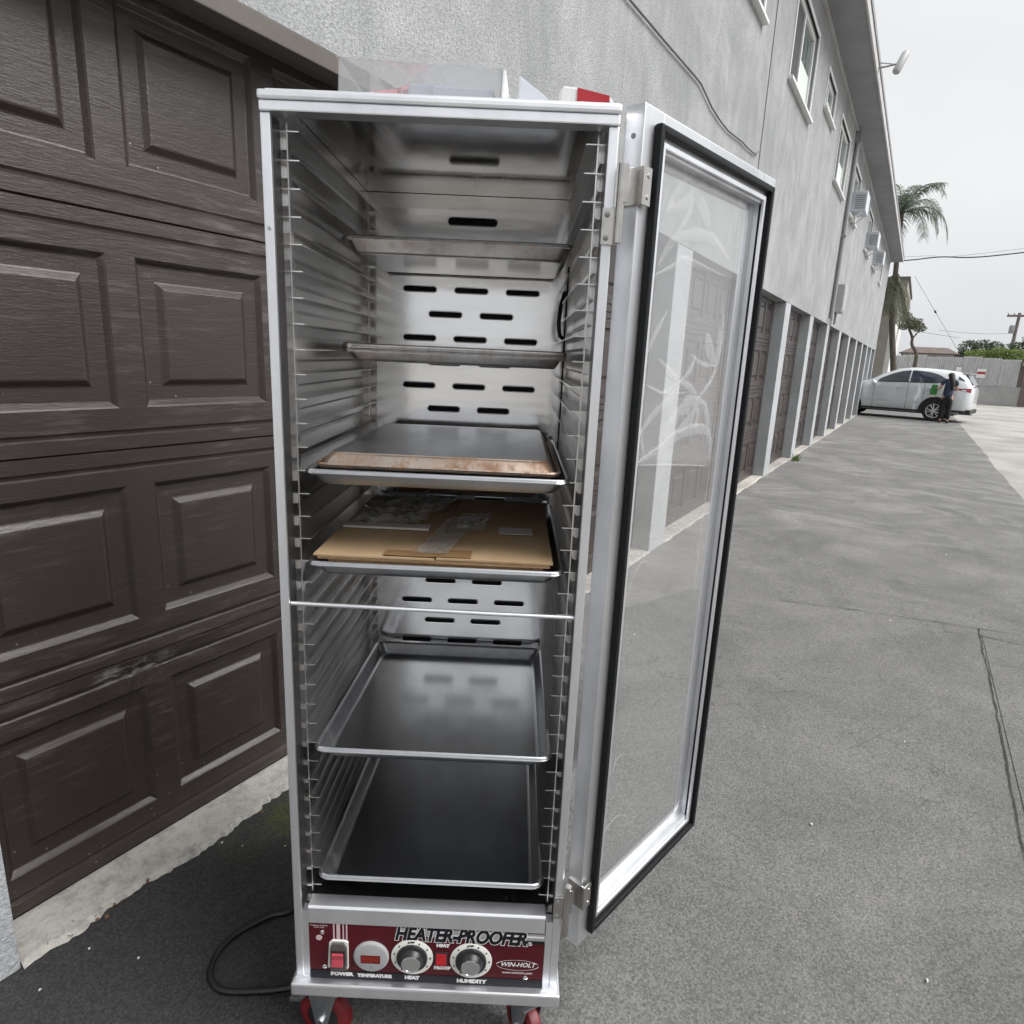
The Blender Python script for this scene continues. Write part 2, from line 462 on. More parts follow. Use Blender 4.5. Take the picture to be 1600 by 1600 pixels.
MAT['pan'] = mat_pan('pan_alu', (0.56, 0.57, 0.59), (0.42, 0.43, 0.45), (0.20, 0.13, 0.07), 0.1, 0.30)
MAT['pan_dull'] = mat_pan('pan_dull', (0.62, 0.63, 0.64), (0.50, 0.51, 0.52), (0.14, 0.12, 0.10), 0.0, 0.18)
MAT['pan_black'] = mat_pan('pan_black', (0.34, 0.355, 0.375), (0.25, 0.26, 0.28), (0.06, 0.06, 0.06), 0.0, 0.30)
MAT['pan_baked'] = mat_pan('pan_baked', (0.70, 0.68, 0.66), (0.60, 0.57, 0.54), (0.24, 0.13, 0.06), 0.32, 0.32)
MAT['pan_crust'] = mat_pan('pan_crust', (0.50, 0.44, 0.39), (0.30, 0.20, 0.14), (0.22, 0.12, 0.065), 0.95, 0.4)


def mat_glass(name, film=0.0, tint=0.96, ior=1.5, haze=0.0):
    m, n, l, b = new_mat(name)
    n.remove(b)
    out = n['Material Output']
    tr = n.new('ShaderNodeBsdfTransparent')
    tr.inputs['Color'].default_value = (tint, tint, tint, 1)
    gl = n.new('ShaderNodeBsdfGlossy')
    gl.inputs['Roughness'].default_value = 0.015
    fr = n.new('ShaderNodeFresnel')
    fr.inputs['IOR'].default_value = ior
    mx = n.new('ShaderNodeMixShader')
    bf = n.new('ShaderNodeNewGeometry')
    l.new(mathn(n, l, 'MULTIPLY', fr.outputs[0], mathn(n, l, 'SUBTRACT', 1.0, bf.outputs['Backfacing'])), mx.inputs[0])
    l.new(tr.outputs[0], mx.inputs[1])
    l.new(gl.outputs[0], mx.inputs[2])
    last = mx.outputs[0]
    if film or haze:
        df = n.new('ShaderNodeBsdfDiffuse')
        df.inputs['Color'].default_value = (0.78, 0.79, 0.80, 1)
        m2 = n.new('ShaderNodeMixShader')
        if film:
            # crinkled protective film: crisp folds and translucent facets, most of it on the upper half
            w2 = tex_noise(n, l, 4.0, 2, 0.5, (1.0, 1.0, 0.6))
            tc = n.new('ShaderNodeTexCoord')
            sep = n.new('ShaderNodeSeparateXYZ')
            l.new(tc.outputs['Object'], sep.inputs[0])
            up = ramp(n, l, mathn(n, l, 'MULTIPLY', sep.outputs['Z'], 0.5), 0.47, 0.60)
            lowf = mathn(n, l, 'ADD', mathn(n, l, 'MULTIPLY', up.outputs['Color'], 0.85), 0.15)
            ks = []
            for (vsc_, zst, wob_, e1, am) in ((7.0, 0.45, 0.22, 0.030, 0.5), (13.0, 0.30, 0.12, 0.030, 0.35)):
                vad = n.new('ShaderNodeVectorMath')
                vad.operation = 'MULTIPLY_ADD'
                vad.inputs[1].default_value = (wob_, wob_, wob_)
                l.new(w2.outputs['Color'], vad.inputs[0])
                l.new(tc.outputs['Object'], vad.inputs[2])
                vmp = n.new('ShaderNodeMapping')
                vmp.inputs['Scale'].default_value = (1.0, 1.0, zst)
                vmp.inputs['Rotation'].default_value = (0.3, 0.5, 0.2)
                l.new(vad.outputs[0], vmp.inputs['Vector'])
                vo = n.new('ShaderNodeTexVoronoi')
                vo.feature = 'DISTANCE_TO_EDGE'
                vo.inputs['Scale'].default_value = vsc_
                vf = n.new('ShaderNodeTexVoronoi')
                vf.inputs['Scale'].default_value = vsc_
                l.new(vmp.outputs['Vector'], vo.inputs['Vector'])
                l.new(vmp.outputs['Vector'], vf.inputs['Vector'])
                ed = ramp(n, l, vo.outputs['Distance'], 0.002, e1, (1, 1, 1, 1), (0, 0, 0, 1))
                sc_ = n.new('ShaderNodeSeparateColor')
                l.new(vf.outputs['Color'], sc_.inputs[0])
                fa = ramp(n, l, sc_.outputs[0], 0.55, 0.9)
                edm = mathn(n, l, 'MULTIPLY', ed.outputs['Color'], ramp(n, l, sc_.outputs[1], 0.35, 0.65).outputs['Color'])
                ks.append(mathn(n, l, 'ADD', mathn(n, l, 'MULTIPLY', edm, am), mathn(n, l, 'MULTIPLY', fa.outputs['Color'], am * 0.5)))
            ar3 = tex_noise(n, l, 2.6, 2, 0.5, (1, 1, 0.6))
            k = mathn(n, l, 'MULTIPLY', mathn(n, l, 'ADD', ks[0], ks[1]), ramp(n, l, ar3.outputs['Fac'], 0.34, 0.52).outputs['Color'])
            k = mathn(n, l, 'MULTIPLY', k, lowf)
            fac = mathn(n, l, 'ADD', mathn(n, l, 'MULTIPLY', k, film), haze, True)
            l.new(fac, m2.inputs[0])
        else:
            m2.inputs[0].default_value = haze
        l.new(last, m2.inputs[1])
        l.new(df.outputs[0], m2.inputs[2])
        last = m2.outputs[0]
    l.new(last, out.inputs['Surface'])
    return m


MAT['door_glass'] = mat_glass('door_glass', film=0.0, tint=0.93, ior=2.5, haze=0.05)
MAT['clear_plastic'] = mat_glass('clear_plastic', film=0.0, tint=0.95, ior=1.7, haze=0.11)
MAT['clear_tape'] = mat_glass('clear_tape', film=0.0, tint=0.8, ior=1.5, haze=0.12)


def mat_veil(name, a, c, rough=0.5):
    m, n, l, b = new_mat(name)
    n.remove(b)
    tr = n.new('ShaderNodeBsdfTransparent')
    df = n.new('ShaderNodeBsdfDiffuse')
    df.inputs['Color'].default_value = (*c, 1)
    tl = n.new('ShaderNodeBsdfTranslucent')
    tl.inputs['Color'].default_value = (*c, 1)
    m1 = n.new('ShaderNodeMixShader')
    m1.inputs[0].default_value = 0.4
    l.new(df.outputs[0], m1.inputs[1])
    l.new(tl.outputs[0], m1.inputs[2])
    m2 = n.new('ShaderNodeMixShader')
    m2.inputs[0].default_value = a
    l.new(tr.outputs[0], m2.inputs[1])
    l.new(m1.outputs[0], m2.inputs[2])
    l.new(m2.outputs[0], n['Material Output'].inputs['Surface'])
    return m


MAT['film_sheet'] = mat_veil('film_sheet', 0.14, (0.8, 0.81, 0.82))
MAT['film_fold'] = mat_veil('film_fold', 0.22, (0.82, 0.83, 0.84))
MAT['film_edge'] = mat_veil('film_edge', 0.20, (0.85, 0.85, 0.83))
MAT['pouch'] = mat_veil('pouch_film', 0.42, (0.74, 0.77, 0.84))


# ------------------------------------------------------------------ mesh helpers
class MB:
    def __init__(self, T=None):
        self.v, self.f, self.m = [], [], []
        self.T = T
        self.mi = 0

    def add(self, vs, fs):
        o = len(self.v)
        self.v += [tuple(self.T(*p)) if self.T else tuple(p) for p in vs]
        self.f += [tuple(o + i for i in f) for f in fs]
        self.m += [self.mi] * len(fs)

    def box(self, x0, x1, y0, y1, z0, z1):
        self.add([(x0, y0, z0), (x1, y0, z0), (x1, y1, z0), (x0, y1, z0), (x0, y0, z1), (x1, y0, z1), (x1, y1, z1), (x0, y1, z1)],
                 [(0, 3, 2, 1), (4, 5, 6, 7), (0, 1, 5, 4), (1, 2, 6, 5), (2, 3, 7, 6), (3, 0, 4, 7)])
        return self

    def quad(self, a, b, c, d):
        self.add([a, b, c, d], [(0, 1, 2, 3)])
        return self

    def prism(self, pts, axis, a0, a1):
        """polygon pts (2D) extruded along axis 'x','y' or 'z' from a0 to a1"""
        n = len(pts)
        mk = {'x': lambda p, a: (a, p[0], p[1]), 'y': lambda p, a: (p[0], a, p[1]), 'z': lambda p, a: (p[0], p[1], a)}[axis]
        self.add([mk(p, a0) for p in pts] + [mk(p, a1) for p in pts],
                 [tuple(range(n - 1, -1, -1)), tuple(range(n, 2 * n))] + [(i, (i + 1) % n, n + (i + 1) % n, n + i) for i in range(n)])
        return self

    def lathe(self, prof, c, axis=(0, 0, 1), seg=24, cap=True):
        """prof: list of (r, h) along axis from centre c"""
        ax = Vector(axis).normalized()
        t = Vector((1, 0, 0)) if abs(ax.x) < 0.9 else Vector((0, 1, 0))
        a = ax.cross(t).normalized()
        b = ax.cross(a)
        c = Vector(c)
        vs = []
        for (r, h) in prof:
            for i in range(seg):
                an = 2 * math.pi * i / seg
                vs.append(c + ax * h + (a * math.cos(an) + b * math.sin(an)) * r)
        fs = []
        for j in range(len(prof) - 1):
            for i in range(seg):
                k = (i + 1) % seg
                fs.append((j * seg + i, j * seg + k, (j + 1) * seg + k, (j + 1) * seg + i))
        if cap:
            fs.append(tuple(range(seg - 1, -1, -1)))
            fs.append(tuple((len(prof) - 1) * seg + i for i in range(seg)))
        self.add(vs, fs)
        return self

    def tube(self, pts, r, seg=8, taper=None):
        pts = [Vector(p) for p in pts]
        vs, fs = [], []
        prev = None
        for i, p in enumerate(pts):
            d = (pts[min(i + 1, len(pts) - 1)] - pts[max(i - 1, 0)]).normalized()
            if prev is None:
                t = Vector((0, 0, 1)) if abs(d.z) < 0.9 else Vector((1, 0, 0))
                a = d.cross(t).normalized()
            else:
                a = (prev - d * prev.dot(d)).normalized()
            prev = a
            b = d.cross(a)
            rr = r if taper is None else taper[i]
            for k in range(seg):
                an = 2 * math.pi * k / seg
                vs.append(p + (a * math.cos(an) + b * math.sin(an)) * rr)
        for i in range(len(pts) - 1):
            for k in range(seg):
                k2 = (k + 1) % seg
                fs.append((i * seg + k, i * seg + k2, (i + 1) * seg + k2, (i + 1) * seg + k))
        fs.append(tuple(range(seg - 1, -1, -1)))
        fs.append(tuple((len(pts) - 1) * seg + k for k in range(seg)))
        self.add(vs, fs)
        return self

    def mesh(self, name, mats, smooth=False, bevel=0.0, bseg=2, angle=40):
        me = bpy.data.meshes.new(name)
        bm = bmesh.new()
        bv = [bm.verts.new(p) for p in self.v]
        for f, mi in zip(self.f, self.m):
            try:
                fc = bm.faces.new([bv[i] for i in f])
                fc.material_index = mi
            except ValueError:
                pass
        bm.normal_update()
        if bevel:
            es = [e for e in bm.edges if len(e.link_faces) == 2 and e.calc_face_angle(0) > 0.5]
            bmesh.ops.bevel(bm, geom=es, offset=bevel, segments=bseg, affect='EDGES', profile=0.6, clamp_overlap=True)
        if smooth:
            for f in bm.faces:
                f.smooth = True
            for e in bm.edges:
                if len(e.link_faces) == 2 and e.calc_face_angle(0) > R(angle):
                    e.smooth = False
        bm.to_mesh(me)
        bm.free()
        for m in (mats if isinstance(mats, (list, tuple)) else [mats]):
            me.materials.append(MAT[m])
        return me

    def build(self, name, mats, parent=None, **kw):
        o = bpy.data.objects.new(name, self.mesh(name, mats, **kw))
        col.objects.link(o)
        o.parent = parent
        return o


def link(name, me, parent=None, loc=None):
    o = bpy.data.objects.new(name, me)
    col.objects.link(o)
    o.parent = parent
    if loc is not None:
        o.location = loc
    return o


def tag(o, label, cat, group=None):
    o['label'] = label
    o['category'] = cat
    if group:
        o['group'] = group
    return o


def structure(o):
    o['kind'] = 'structure'
    return o


def empty(name, loc=(0, 0, 0), rz=0.0):
    o = bpy.data.objects.new(name, None)
    o.empty_display_size = 0.1
    col.objects.link(o)
    o.location = loc
    o.rotation_euler = (0, 0, rz)
    return o


def alley(name, s, o, z=0.0, rot=0.0):
    return empty(name, bl(s, o, z), RZ + rot)


def text_mesh(body, size, extrude=0.0001, shear=0.0, offset=0.0, spacing=1.0, sx=1.0):
    cu = bpy.data.curves.new('t', 'FONT')
    cu.body = body
    cu.size = size
    cu.extrude = extrude
    cu.shear = shear
    cu.offset = offset
    cu.space_character = spacing
    cu.align_x = 'CENTER'
    cu.align_y = 'CENTER'
    cu.resolution_u = 3
    ob = bpy.data.objects.new('t', cu)
    col.objects.link(ob)
    dg = bpy.context.evaluated_depsgraph_get()
    me = bpy.data.meshes.new_from_object(ob.evaluated_get(dg))
    bpy.data.objects.remove(ob)
    for v in me.vertices:
        x, y, z = v.co
        v.co = (x * sx, -z, y)
    return me


def letter(name, body, size, mat, parent, loc, **kw):
    me = text_mesh(body, size, **kw)
    me.materials.clear()
    me.materials.append(MAT[mat])
    return link(name, me, parent, loc)


# ------------------------------------------------------------------ ground
def smooth_path(P_, n=8):
    P_ = [Vector(p) for p in P_]
    out = []
    for i in range(len(P_) - 1):
        p0, p1, p2, p3 = P_[max(i - 1, 0)], P_[i], P_[i + 1], P_[min(i + 2, len(P_) - 1)]
        for k in range(n):
            u = k / n
            out.append(0.5 * ((2 * p1) + (-p0 + p2) * u + (2 * p0 - 5 * p1 + 4 * p2 - p3) * u * u + (-p0 + 3 * p1 - 3 * p2 + p3) * u ** 3))
    out.append(P_[-1])
    return out


def sheet(name, pts, z, mat, parent=None):
    mb = MB()
    mb.add([(p[0], p[1], z) for p in pts], [tuple(range(len(pts)))])
    return mb.build(name, mat, parent)


g = sheet('ground', [(-400, -400), (400, -400), (400, 400), (-400, 400)], 0.0, 'concrete')
g.location = bl(0, 0, -0.006)
g.rotation_euler = (0, 0, RZ)
structure(g)

# asphalt lane: subdivided strip with a ragged outer edge
mb = MB()
rows = []
N = 220
for i in range(N + 1):
    s = -14 + i * (60.0 / N)
    e = 2.78 + 0.05 * mnoise.noise((s * 0.9, 3.1, 0)) + 0.02 * mnoise.noise((s * 6, 1.1, 0))
    rows.append([(s, -(-0.02 + 0.014 * mnoise.noise((s * 5, 9.1, 0))), 0), (s, -1.3, 0), (s, -e, 0)])
for i in range(N):
    for j in range(2):
        mb.quad(rows[i][j + 1], rows[i + 1][j + 1], rows[i + 1][j], rows[i][j])
asph = mb.build('alley', 'asphalt')
asph.location = bl(0, 0, 0)
asph.rotation_euler = (0, 0, RZ)
structure(asph)

# repaired rectangle of asphalt with its sawn edge, and long cracks
mb = MB()
for (s0, s1, o0, o1) in [(-1.5, 3.44, 2.03, 2.62)]:
    mb.quad((s0, -o1, 0.003), (s1, -o1 - 0.03, 0.003), (s1, -o0, 0.003), (s0, -o0, 0.003))
pt = mb.build('asphalt_patch', 'asphalt', asph)


def crack(pts, w, seed, n=40):
    rng = random.Random(seed)
    mb = MB()
    L = []
    for k in range(len(pts) - 1):
        a, b = Vector(pts[k]), Vector(pts[k + 1])
        for i in range(n):
            L.append(a.lerp(b, i / n))
    L.append(Vector(pts[-1]))
    out = []
    for i, p in enumerate(L):
        j = 0.008 * mnoise.noise((p.x * 4 + seed, p.y * 4, 0)) + 0.005 * mnoise.noise((p.x * 22, p.y * 22, seed))
        d = (L[min(i + 1, len(L) - 1)] - L[max(i - 1, 0)]).normalized()
        nn = Vector((-d.y, d.x))
        ww = w * (0.35 + 0.9 * abs(mnoise.noise((p.x * 9, p.y * 9, seed + 5))))
        out.append((p + nn * (j + ww), p + nn * (j - ww)))
    for i in range(len(out) - 1):
        a, b = out[i], out[i + 1]
        mb.quad((a[1].x, a[1].y, 0.0045), (b[1].x, b[1].y, 0.0045), (b[0].x, b[0].y, 0.0045), (a[0].x, a[0].y, 0.0045))
    return mb.build('crack', 'crack', asph)


crack([(3.52, -2.02), (2.66, -2.02), (1.4, -2.0), (0.2, -2.03)], 0.0045, 1)
crack([(3.28, -1.0), (3.42, -1.5), (3.52, -2.02), (3.62, -2.6)], 0.0035, 2)
crack([(3.40, -2.03), (3.36, -2.5)], 0.004, 12)
crack([(5.2, -0.7), (5.0, -1.5), (5.15, -2.4)], 0.0025, 6)
crack([(2.55, -1.89), (2.03, -1.65), (1.73, -1.5)], 0.0009, 7)

# concrete threshold strip under the garage doors
mb = MB()
rows = []
SG = [-0.335 + 0.011 * i for i in range(170)] + [1.54 + 0.045 * i for i in range(100)] + [6.05 + 0.15 * i for i in range(144)]
N = len(SG) - 1
for s in SG:
    e = 0.004 + 0.018 * mnoise.noise((s * 4, 0.3, 0)) + 0.012 * mnoise.noise((s * 17, 2.3, 0)) + 0.010 * mnoise.noise((s * 55, 5.3, 0)) + 0.006 * mnoise.noise((s * 120, 1.3, 0))
    rows.append([(s, 0.32, 0.012), (s, -e + 0.012, 0.012), (s, -e, 0.0)])
for i in range(N):
    for j in range(2):
        mb.quad(rows[i][j + 1], rows[i + 1][j + 1], rows[i + 1][j], rows[i][j])
apr = mb.build('threshold_pavement', 'apron')
apr.location = bl(0, 0, 0.002)
apr.rotation_euler = (0, 0, RZ)
structure(apr)

# ------------------------------------------------------------------ apartment building with garages
S_END = 27.4
Z_HEAD, Z_SOF = 2.17, 5.27
PITCH = 2.13
piers = [(-7.5, -0.335), (1.42, 1.94)] + [(3.72 + PITCH * k, 3.72 + PITCH * k + 0.35) for k in range(11)]
piers.append((27.15, S_END)) if piers[-1][1] < 27.0 else None
bld = alley('apartment_building', 0, 0)
tag(bld, 'long grey stucco two-storey apartment building with a row of brown garage doors', 'building')

WIN = [(3.93, 5.23, 4.07, 4.92), (6.47, 7.76, 4.09, 4.90), (8.68, 9.5, 4.52, 4.92), (10.31, 11.56, 4.08, 4.90),
       (12.65, 13.95, 4.08, 4.88), (16.5, 17.9, 4.08, 4.90), (19.25, 20.6, 4.09, 4.90), (22.7, 23.75, 4.08, 4.88),
       (-0.4, 0.9, 4.08, 4.90), (-2.6, -1.7, 4.5, 4.92)]


def wall_holes(mb, s0, s1, z0, z1, holes, th):
    ss = sorted(set([s0, s1] + [h[0] for h in holes] + [h[1] for h in holes]))
    zs = sorted(set([z0, z1] + [h[2] for h in holes] + [h[3] for h in holes]))
    for i in range(len(ss) - 1):
        for j in range(len(zs) - 1):
            cs, cz = (ss[i] + ss[i + 1]) / 2, (zs[j] + zs[j + 1]) / 2
            if any(h[0] < cs < h[1] and h[2] < cz < h[3] for h in holes):
                continue
            mb.quad((ss[i], 0, zs[j]), (ss[i + 1], 0, zs[j]), (ss[i + 1], 0, zs[j + 1]), (ss[i], 0, zs[j + 1]))
    for (a, b, c, d) in holes:
        mb.quad((a, 0, c), (a, th, c), (b, th, c), (b, 0, c))
        mb.quad((a, 0, d), (b, 0, d), (b, th, d), (a, th, d))
        mb.quad((a, 0, c), (a, 0, d), (a, th, d), (a, th, c))
        mb.quad((b, 0, c), (b, th, c), (b, th, d), (b, 0, d))


mb = MB()
wall_holes(mb, -7.5, S_END, Z_HEAD, Z_SOF + 0.02, WIN, 0.12)
# underside of the lintel, end walls, back wall, floor slab above the garages
mb.quad((-7.5, 0, Z_HEAD), (-7.5, 0.4, Z_HEAD), (S_END, 0.4, Z_HEAD), (S_END, 0, Z_HEAD))
mb.quad((-7.5, 0.4, Z_HEAD), (-7.5, 6.5, Z_HEAD), (S_END, 6.5, Z_HEAD), (S_END, 0.4, Z_HEAD))
mb.quad((S_END, 0, 0), (S_END, 6.5, 0), (S_END, 6.5, Z_SOF), (S_END, 0, Z_SOF))
mb.quad((-7.5, 0, 0), (-7.5, 0, Z_SOF), (-7.5, 6.5, Z_SOF), (-7.5, 6.5, 0))
mb.quad((-7.5, 6.5, 0), (-7.5, 6.5, Z_SOF), (S_END, 6.5, Z_SOF), (S_END, 6.5, 0))
for sp in (22.95, 25.25):
    mb.box(sp, sp + 0.1, 0.36, 6.4, 0, Z_HEAD - 0.01)
mb.build('wall', 'stucco', bld)
for (a, b) in piers:
    MB().box(a, b, 0.002, 0.36, -0.02, Z_HEAD - 0.001).build('pillar', 'stucco_light', bld, bevel=0.006)
# left pier carries the upper wall's stucco
MB().box(-7.5, S_END, 0.0, 6.9, Z_SOF + 0.14, Z_SOF + 0.22).build('roof', 'roofing', bld)
for (a, b) in ((-7.6, 12.08), (12.1, S_END + 0.15)):
    MB().box(a, b, -0.375, 0.0, Z_SOF, Z_SOF + 0.02).build('soffit', 'soffit', bld)
MB().box(-7.6, S_END + 0.17, -0.40, -0.377, Z_SOF - 0.015, Z_SOF + 0.15).build('fascia', 'fascia', bld, bevel=0.004)
MB().box(-7.6, S_END + 0.15, -0.412, -0.402, Z_SOF + 0.10, Z_SOF + 0.165).build('roof_edge', 'soffit', bld)
MB().box(-7.5, S_END, -0.022, 0.0, Z_SOF - 0.05, Z_SOF - 0.003).build('cornice', 'fascia', bld)
MB().box(-0.333, 1.418, -0.006, 0.05, Z_HEAD - 0.05, Z_HEAD - 0.003).build('header', 'header', bld, bevel=0.003)
MB().box(-0.333, 1.418, 0.052, 0.13, Z_HEAD - 0.024, Z_HEAD - 0.004).build('door_stop', 'header', bld)
MB().box(5.675, 5.69, -0.008, 0.0, Z_HEAD, Z_SOF - 0.06).build('control_joint', 'pipe_grey', bld)
mb = MB()
mb.lathe([(0.035, 0), (0.035, 2.95)], (12.2, -0.04, Z_HEAD + 0.1), seg=10)
mb.box(12.15, 12.25, -0.09, 0.0, 5.05, 5.2)
mb.box(12.16, 12.24, -0.085, 0.0, 3.6, 3.63)
mb.build('downspout', 'pipe_grey', bld, smooth=True)

# windows
for (a, b, c, d) in WIN:
    fr = MB()
    t = 0.045
    for (x0, x1, z0, z1) in ((a, b, c, c + t), (a, b, d - t, d), (a, a + t, c + t, d - t), (b - t, b, c + t, d - t)):
        fr.box(x0, x1, 0.03, 0.085, z0, z1)
    mid = (a + b) / 2
    fr.box(mid - 0.022, mid + 0.022, 0.035, 0.08, c + t, d - t)
    w = fr.build('window', 'vinyl_white', bld, bevel=0.003)
    MB().box(a + t, mid - 0.022, 0.052, 0.056, c + t, d - t).build('pane', 'screen_dark', w)
    MB().box(mid + 0.022, b - t, 0.060, 0.064, c + t, d - t).build('pane', 'window_glass', w)
    MB().box(mid + 0.03, b - t, 0.050, 0.056, c + t, c + t + (d - c) * 0.45).build('blind', 'curtain', w)
    MB().prism([(-0.05, c - 0.035), (0.03, c - 0.035), (0.03, c + 0.004), (-0.05, c - 0.008)], 'x', a - 0.04, b + 0.04).build('sill', 'vinyl_white', w, bevel=0.003)
    tr = MB()
    for (x0, x1, z0, z1) in ((a - 0.03, b + 0.03, d, d + 0.03), (a - 0.03, a, c, d), (b, b + 0.03, c, d)):
        tr.box(x0, x1, -0.012, 0.02, z0, z1)
    tr.build('trim', 'vinyl_white', w)

# garage doors: pressed steel sheet with grooves, and every raised panel its own piece
PWD, PHT = 0.357, 0.355


def panel_mesh():
    mb = MB()
    rings = [(0.0, 0.0), (0.004, 0.003), (0.013, 0.013), (0.017, 0.014), (0.050, 0.014), (0.054, 0.0125), (0.066, 0.003), (0.070, 0.002)]
    vs = []
    for ins, dp in rings:
        vs += [(ins, dp, ins), (PWD - ins, dp, ins), (PWD - ins, dp, PHT - ins), (ins, dp, PHT - ins)]
    fs = []
    for k in range(len(rings) - 1):
        for i in range(4):
            j = (i + 1) % 4
            fs.append((4 * k + i, 4 * k + j, 4 * k + 4 + j, 4 * k + 4 + i))
    fs.append(tuple(4 * (len(rings) - 1) + i for i in range(4)))
    mb.add(vs, fs)
    return mb.mesh('panel', 'garage')


PANEL = panel_mesh()
SEC = 0.548


def garage_door(s0, s1, dent=False):
    W = s1 - s0
    npan = 4
    marg = 0.045 if dent else (W - (npan * PWD + (npan - 1) * 0.068)) / 2
    px = [s0 + marg + k * (PWD + 0.068) for k in range(npan)]
    if dent:
        px = [-0.290 + 0.4245 * k for k in range(npan)]
    pz = [r * SEC + 0.102 for r in range(4)]
    zl = {0.0: 0.0, 0.012: 0.0, 0.03: 0.0, 4 * SEC: 0.0, 0.040: 0.004, 0.044: 0.004, 0.050: 0.0}
    for j in (1, 2, 3):
        zj = j * SEC
        for dz, y in ((-0.050, 0.0), (-0.046, 0.0055), (-0.040, 0.0045), (-0.034, 0.0), (-0.003, 0.0), (0.0, 0.007), (0.003, 0.0), (0.034, 0.0), (0.038, 0.0055), (0.044, 0.0045), (0.050, 0.0)):
            zl[zj + dz] = y
    for z in pz:
        zl[z] = 0.0
        zl[z + PHT] = 0.0
    zs = sorted(zl)
    ss = [s0, s1]
    for x in px:
        ss += [x, x + PWD]
    if dent:
        ss += [-0.16 + 0.012 * i for i in range(36)]
    ss = sorted(set(round(x, 4) for x in ss))

    def dep(s, z):
        y = zl[z]
        if dent:
            k = math.exp(-((s - 0.10) / 0.055) ** 2) + 0.8 * math.exp(-((s - 0.02) / 0.05) ** 2)
            k *= math.exp(-((z - 0.515) / 0.022) ** 2)
            y += k * (0.014 * mnoise.noise((s * 42, z * 30, 1.0)) + 0.004) - 0.006 * math.exp(-((s - 0.16) / 0.16) ** 2) * math.exp(-((z - 0.545) / 0.012) ** 2)
        return y
    mb = MB()
    for i in range(len(ss) - 1):
        for j in range(len(zs) - 1):
            cs, cz = (ss[i] + ss[i + 1]) / 2, (zs[j] + zs[j + 1]) / 2
            if any(x < cs < x + PWD for x in px) and any(z < cz < z + PHT for z in pz):
                continue
            mb.quad(*[(a, dep(a, zz), zz) for a, zz in ((ss[i], zs[j]), (ss[i + 1], zs[j]), (ss[i + 1], zs[j + 1]), (ss[i], zs[j + 1]))])
    d = mb.build('garage_door', 'garage', bld)
    d.location = (0, 0.135, 0.022)
    for x in px:
        for z in pz:
            link('panel', PANEL, d, (x, 0, z))
    sb = MB().box(s0, s1, 0.005, 0.03, -0.018, 0.003)
    sb.build('bottom_seal', 'black_rubber', d)
    return d


opens = [(-0.335, 1.42), (1.94, 3.72)] + [(3.72 + PITCH * k + 0.35, 3.72 + PITCH * (k + 1)) for k in range(10)]
for i, (a, b) in enumerate(opens):
    if 23.0 < a < 24.0:
        continue            # the open bay the white car noses into
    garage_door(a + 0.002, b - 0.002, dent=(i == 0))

# ------------------------------------------------------------------ things on the facade
t = alley('meter_box', 12.62, 0, 2.39)
MB().box(-0.2, 0.2, -0.165, -0.002, 0, 0.47).build('case', 'box_grey', t, bevel=0.008)
MB().box(-0.17, 0.17, -0.175, -0.166, 0.03, 0.44).build('cover', 'box_grey', t, bevel=0.004)
MB().lathe([(0.02, -0.2), (0.02, 0.0)], (0.0, -0.06, 0), seg=10).build('conduit', 'pipe_grey', t)
tag(t, 'grey metal meter box on the garage wall under the downspout', 'meter box')

t = alley('wall_cable', 2.0, 0, 3.1)
pts = [(-3.0, 0.16), (-1.2, 0.1), (0.59, 0.0), (1.2, 0.02), (1.68, 0.04), (1.82, 0.041), (2.11, -0.009), (2.35, -0.022), (2.565, -0.021), (3.0, 0.023), (3.2, 0.03), (3.35, 0.042), (3.5, 0.06), (3.57, 0.10)]
MB().tube([(p[0], -0.014, p[1]) for p in pts], 0.006, 6).build('cable', 'cable_grey', t, smooth=True)
tag(t, 'thin dark cable sagging across the grey stucco wall', 'cable')

t = alley('flood_light', 10.05, 0.42, Z_SOF + 0.07)
MB().tube([(0, 0.03, 0), (0, -0.07, 0.0), (0.02, -0.2, 0.02)], 0.012, 8).tube([(0, 0.02, 0.06), (0.01, -0.15, 0.02)], 0.007, 6).build('arm', 'pipe_grey', t, smooth=True)
mbl = MB().lathe([(0.04, -0.155), (0.05, -0.14), (0.05, 0.12), (0.038, 0.155)], (0.02, -0.235, 0.03), (0.45, -0.25, 0.86), 14)
mbl.build('lamp_housing', 'box_grey', t, smooth=True)
MB().box(-0.03, 0.03, 0.015, 0.035, -0.05, 0.07).build('bracket', 'pipe_grey', t)
tag(t, 'grey cylindrical floodlight on an arm off the roof edge', 'flood light')

for k, (s, w_, lab) in enumerate(((13.0, 0.56, 'white window air conditioner just past the downspout, nearest of the three'),
                                  (16.95, 0.56, 'white window air conditioner in the middle of the three'),
                                  (19.7, 0.5, 'white window air conditioner farthest down the building'))):
    t = alley('air_conditioner', s + w_ / 2, 0.0, 4.13)
    MB().box(-w_ / 2, w_ / 2, -0.24, 0.03, 0.03, 0.36).build('case', 'ac_white', t, bevel=0.01)
    gr = MB()
    for i in range(7):
        gr.box(-w_ / 2 - 0.006, -w_ / 2 - 0.001, -0.22, -0.06, 0.07 + i * 0.035, 0.085 + i * 0.035)
    gr.build('grille', 'pipe_grey', t)
    MB().tube([(-w_ / 2 + 0.05, 0.0, -0.12), (-w_ / 2 + 0.05, -0.2, 0.03)], 0.012, 6).tube([(w_ / 2 - 0.05, 0.0, -0.12), (w_ / 2 - 0.05, -0.2, 0.03)], 0.012, 6).build('bracket', 'vinyl_white', t)
    tag(t, lab, 'air conditioner', 'air conditioners in the upper windows')

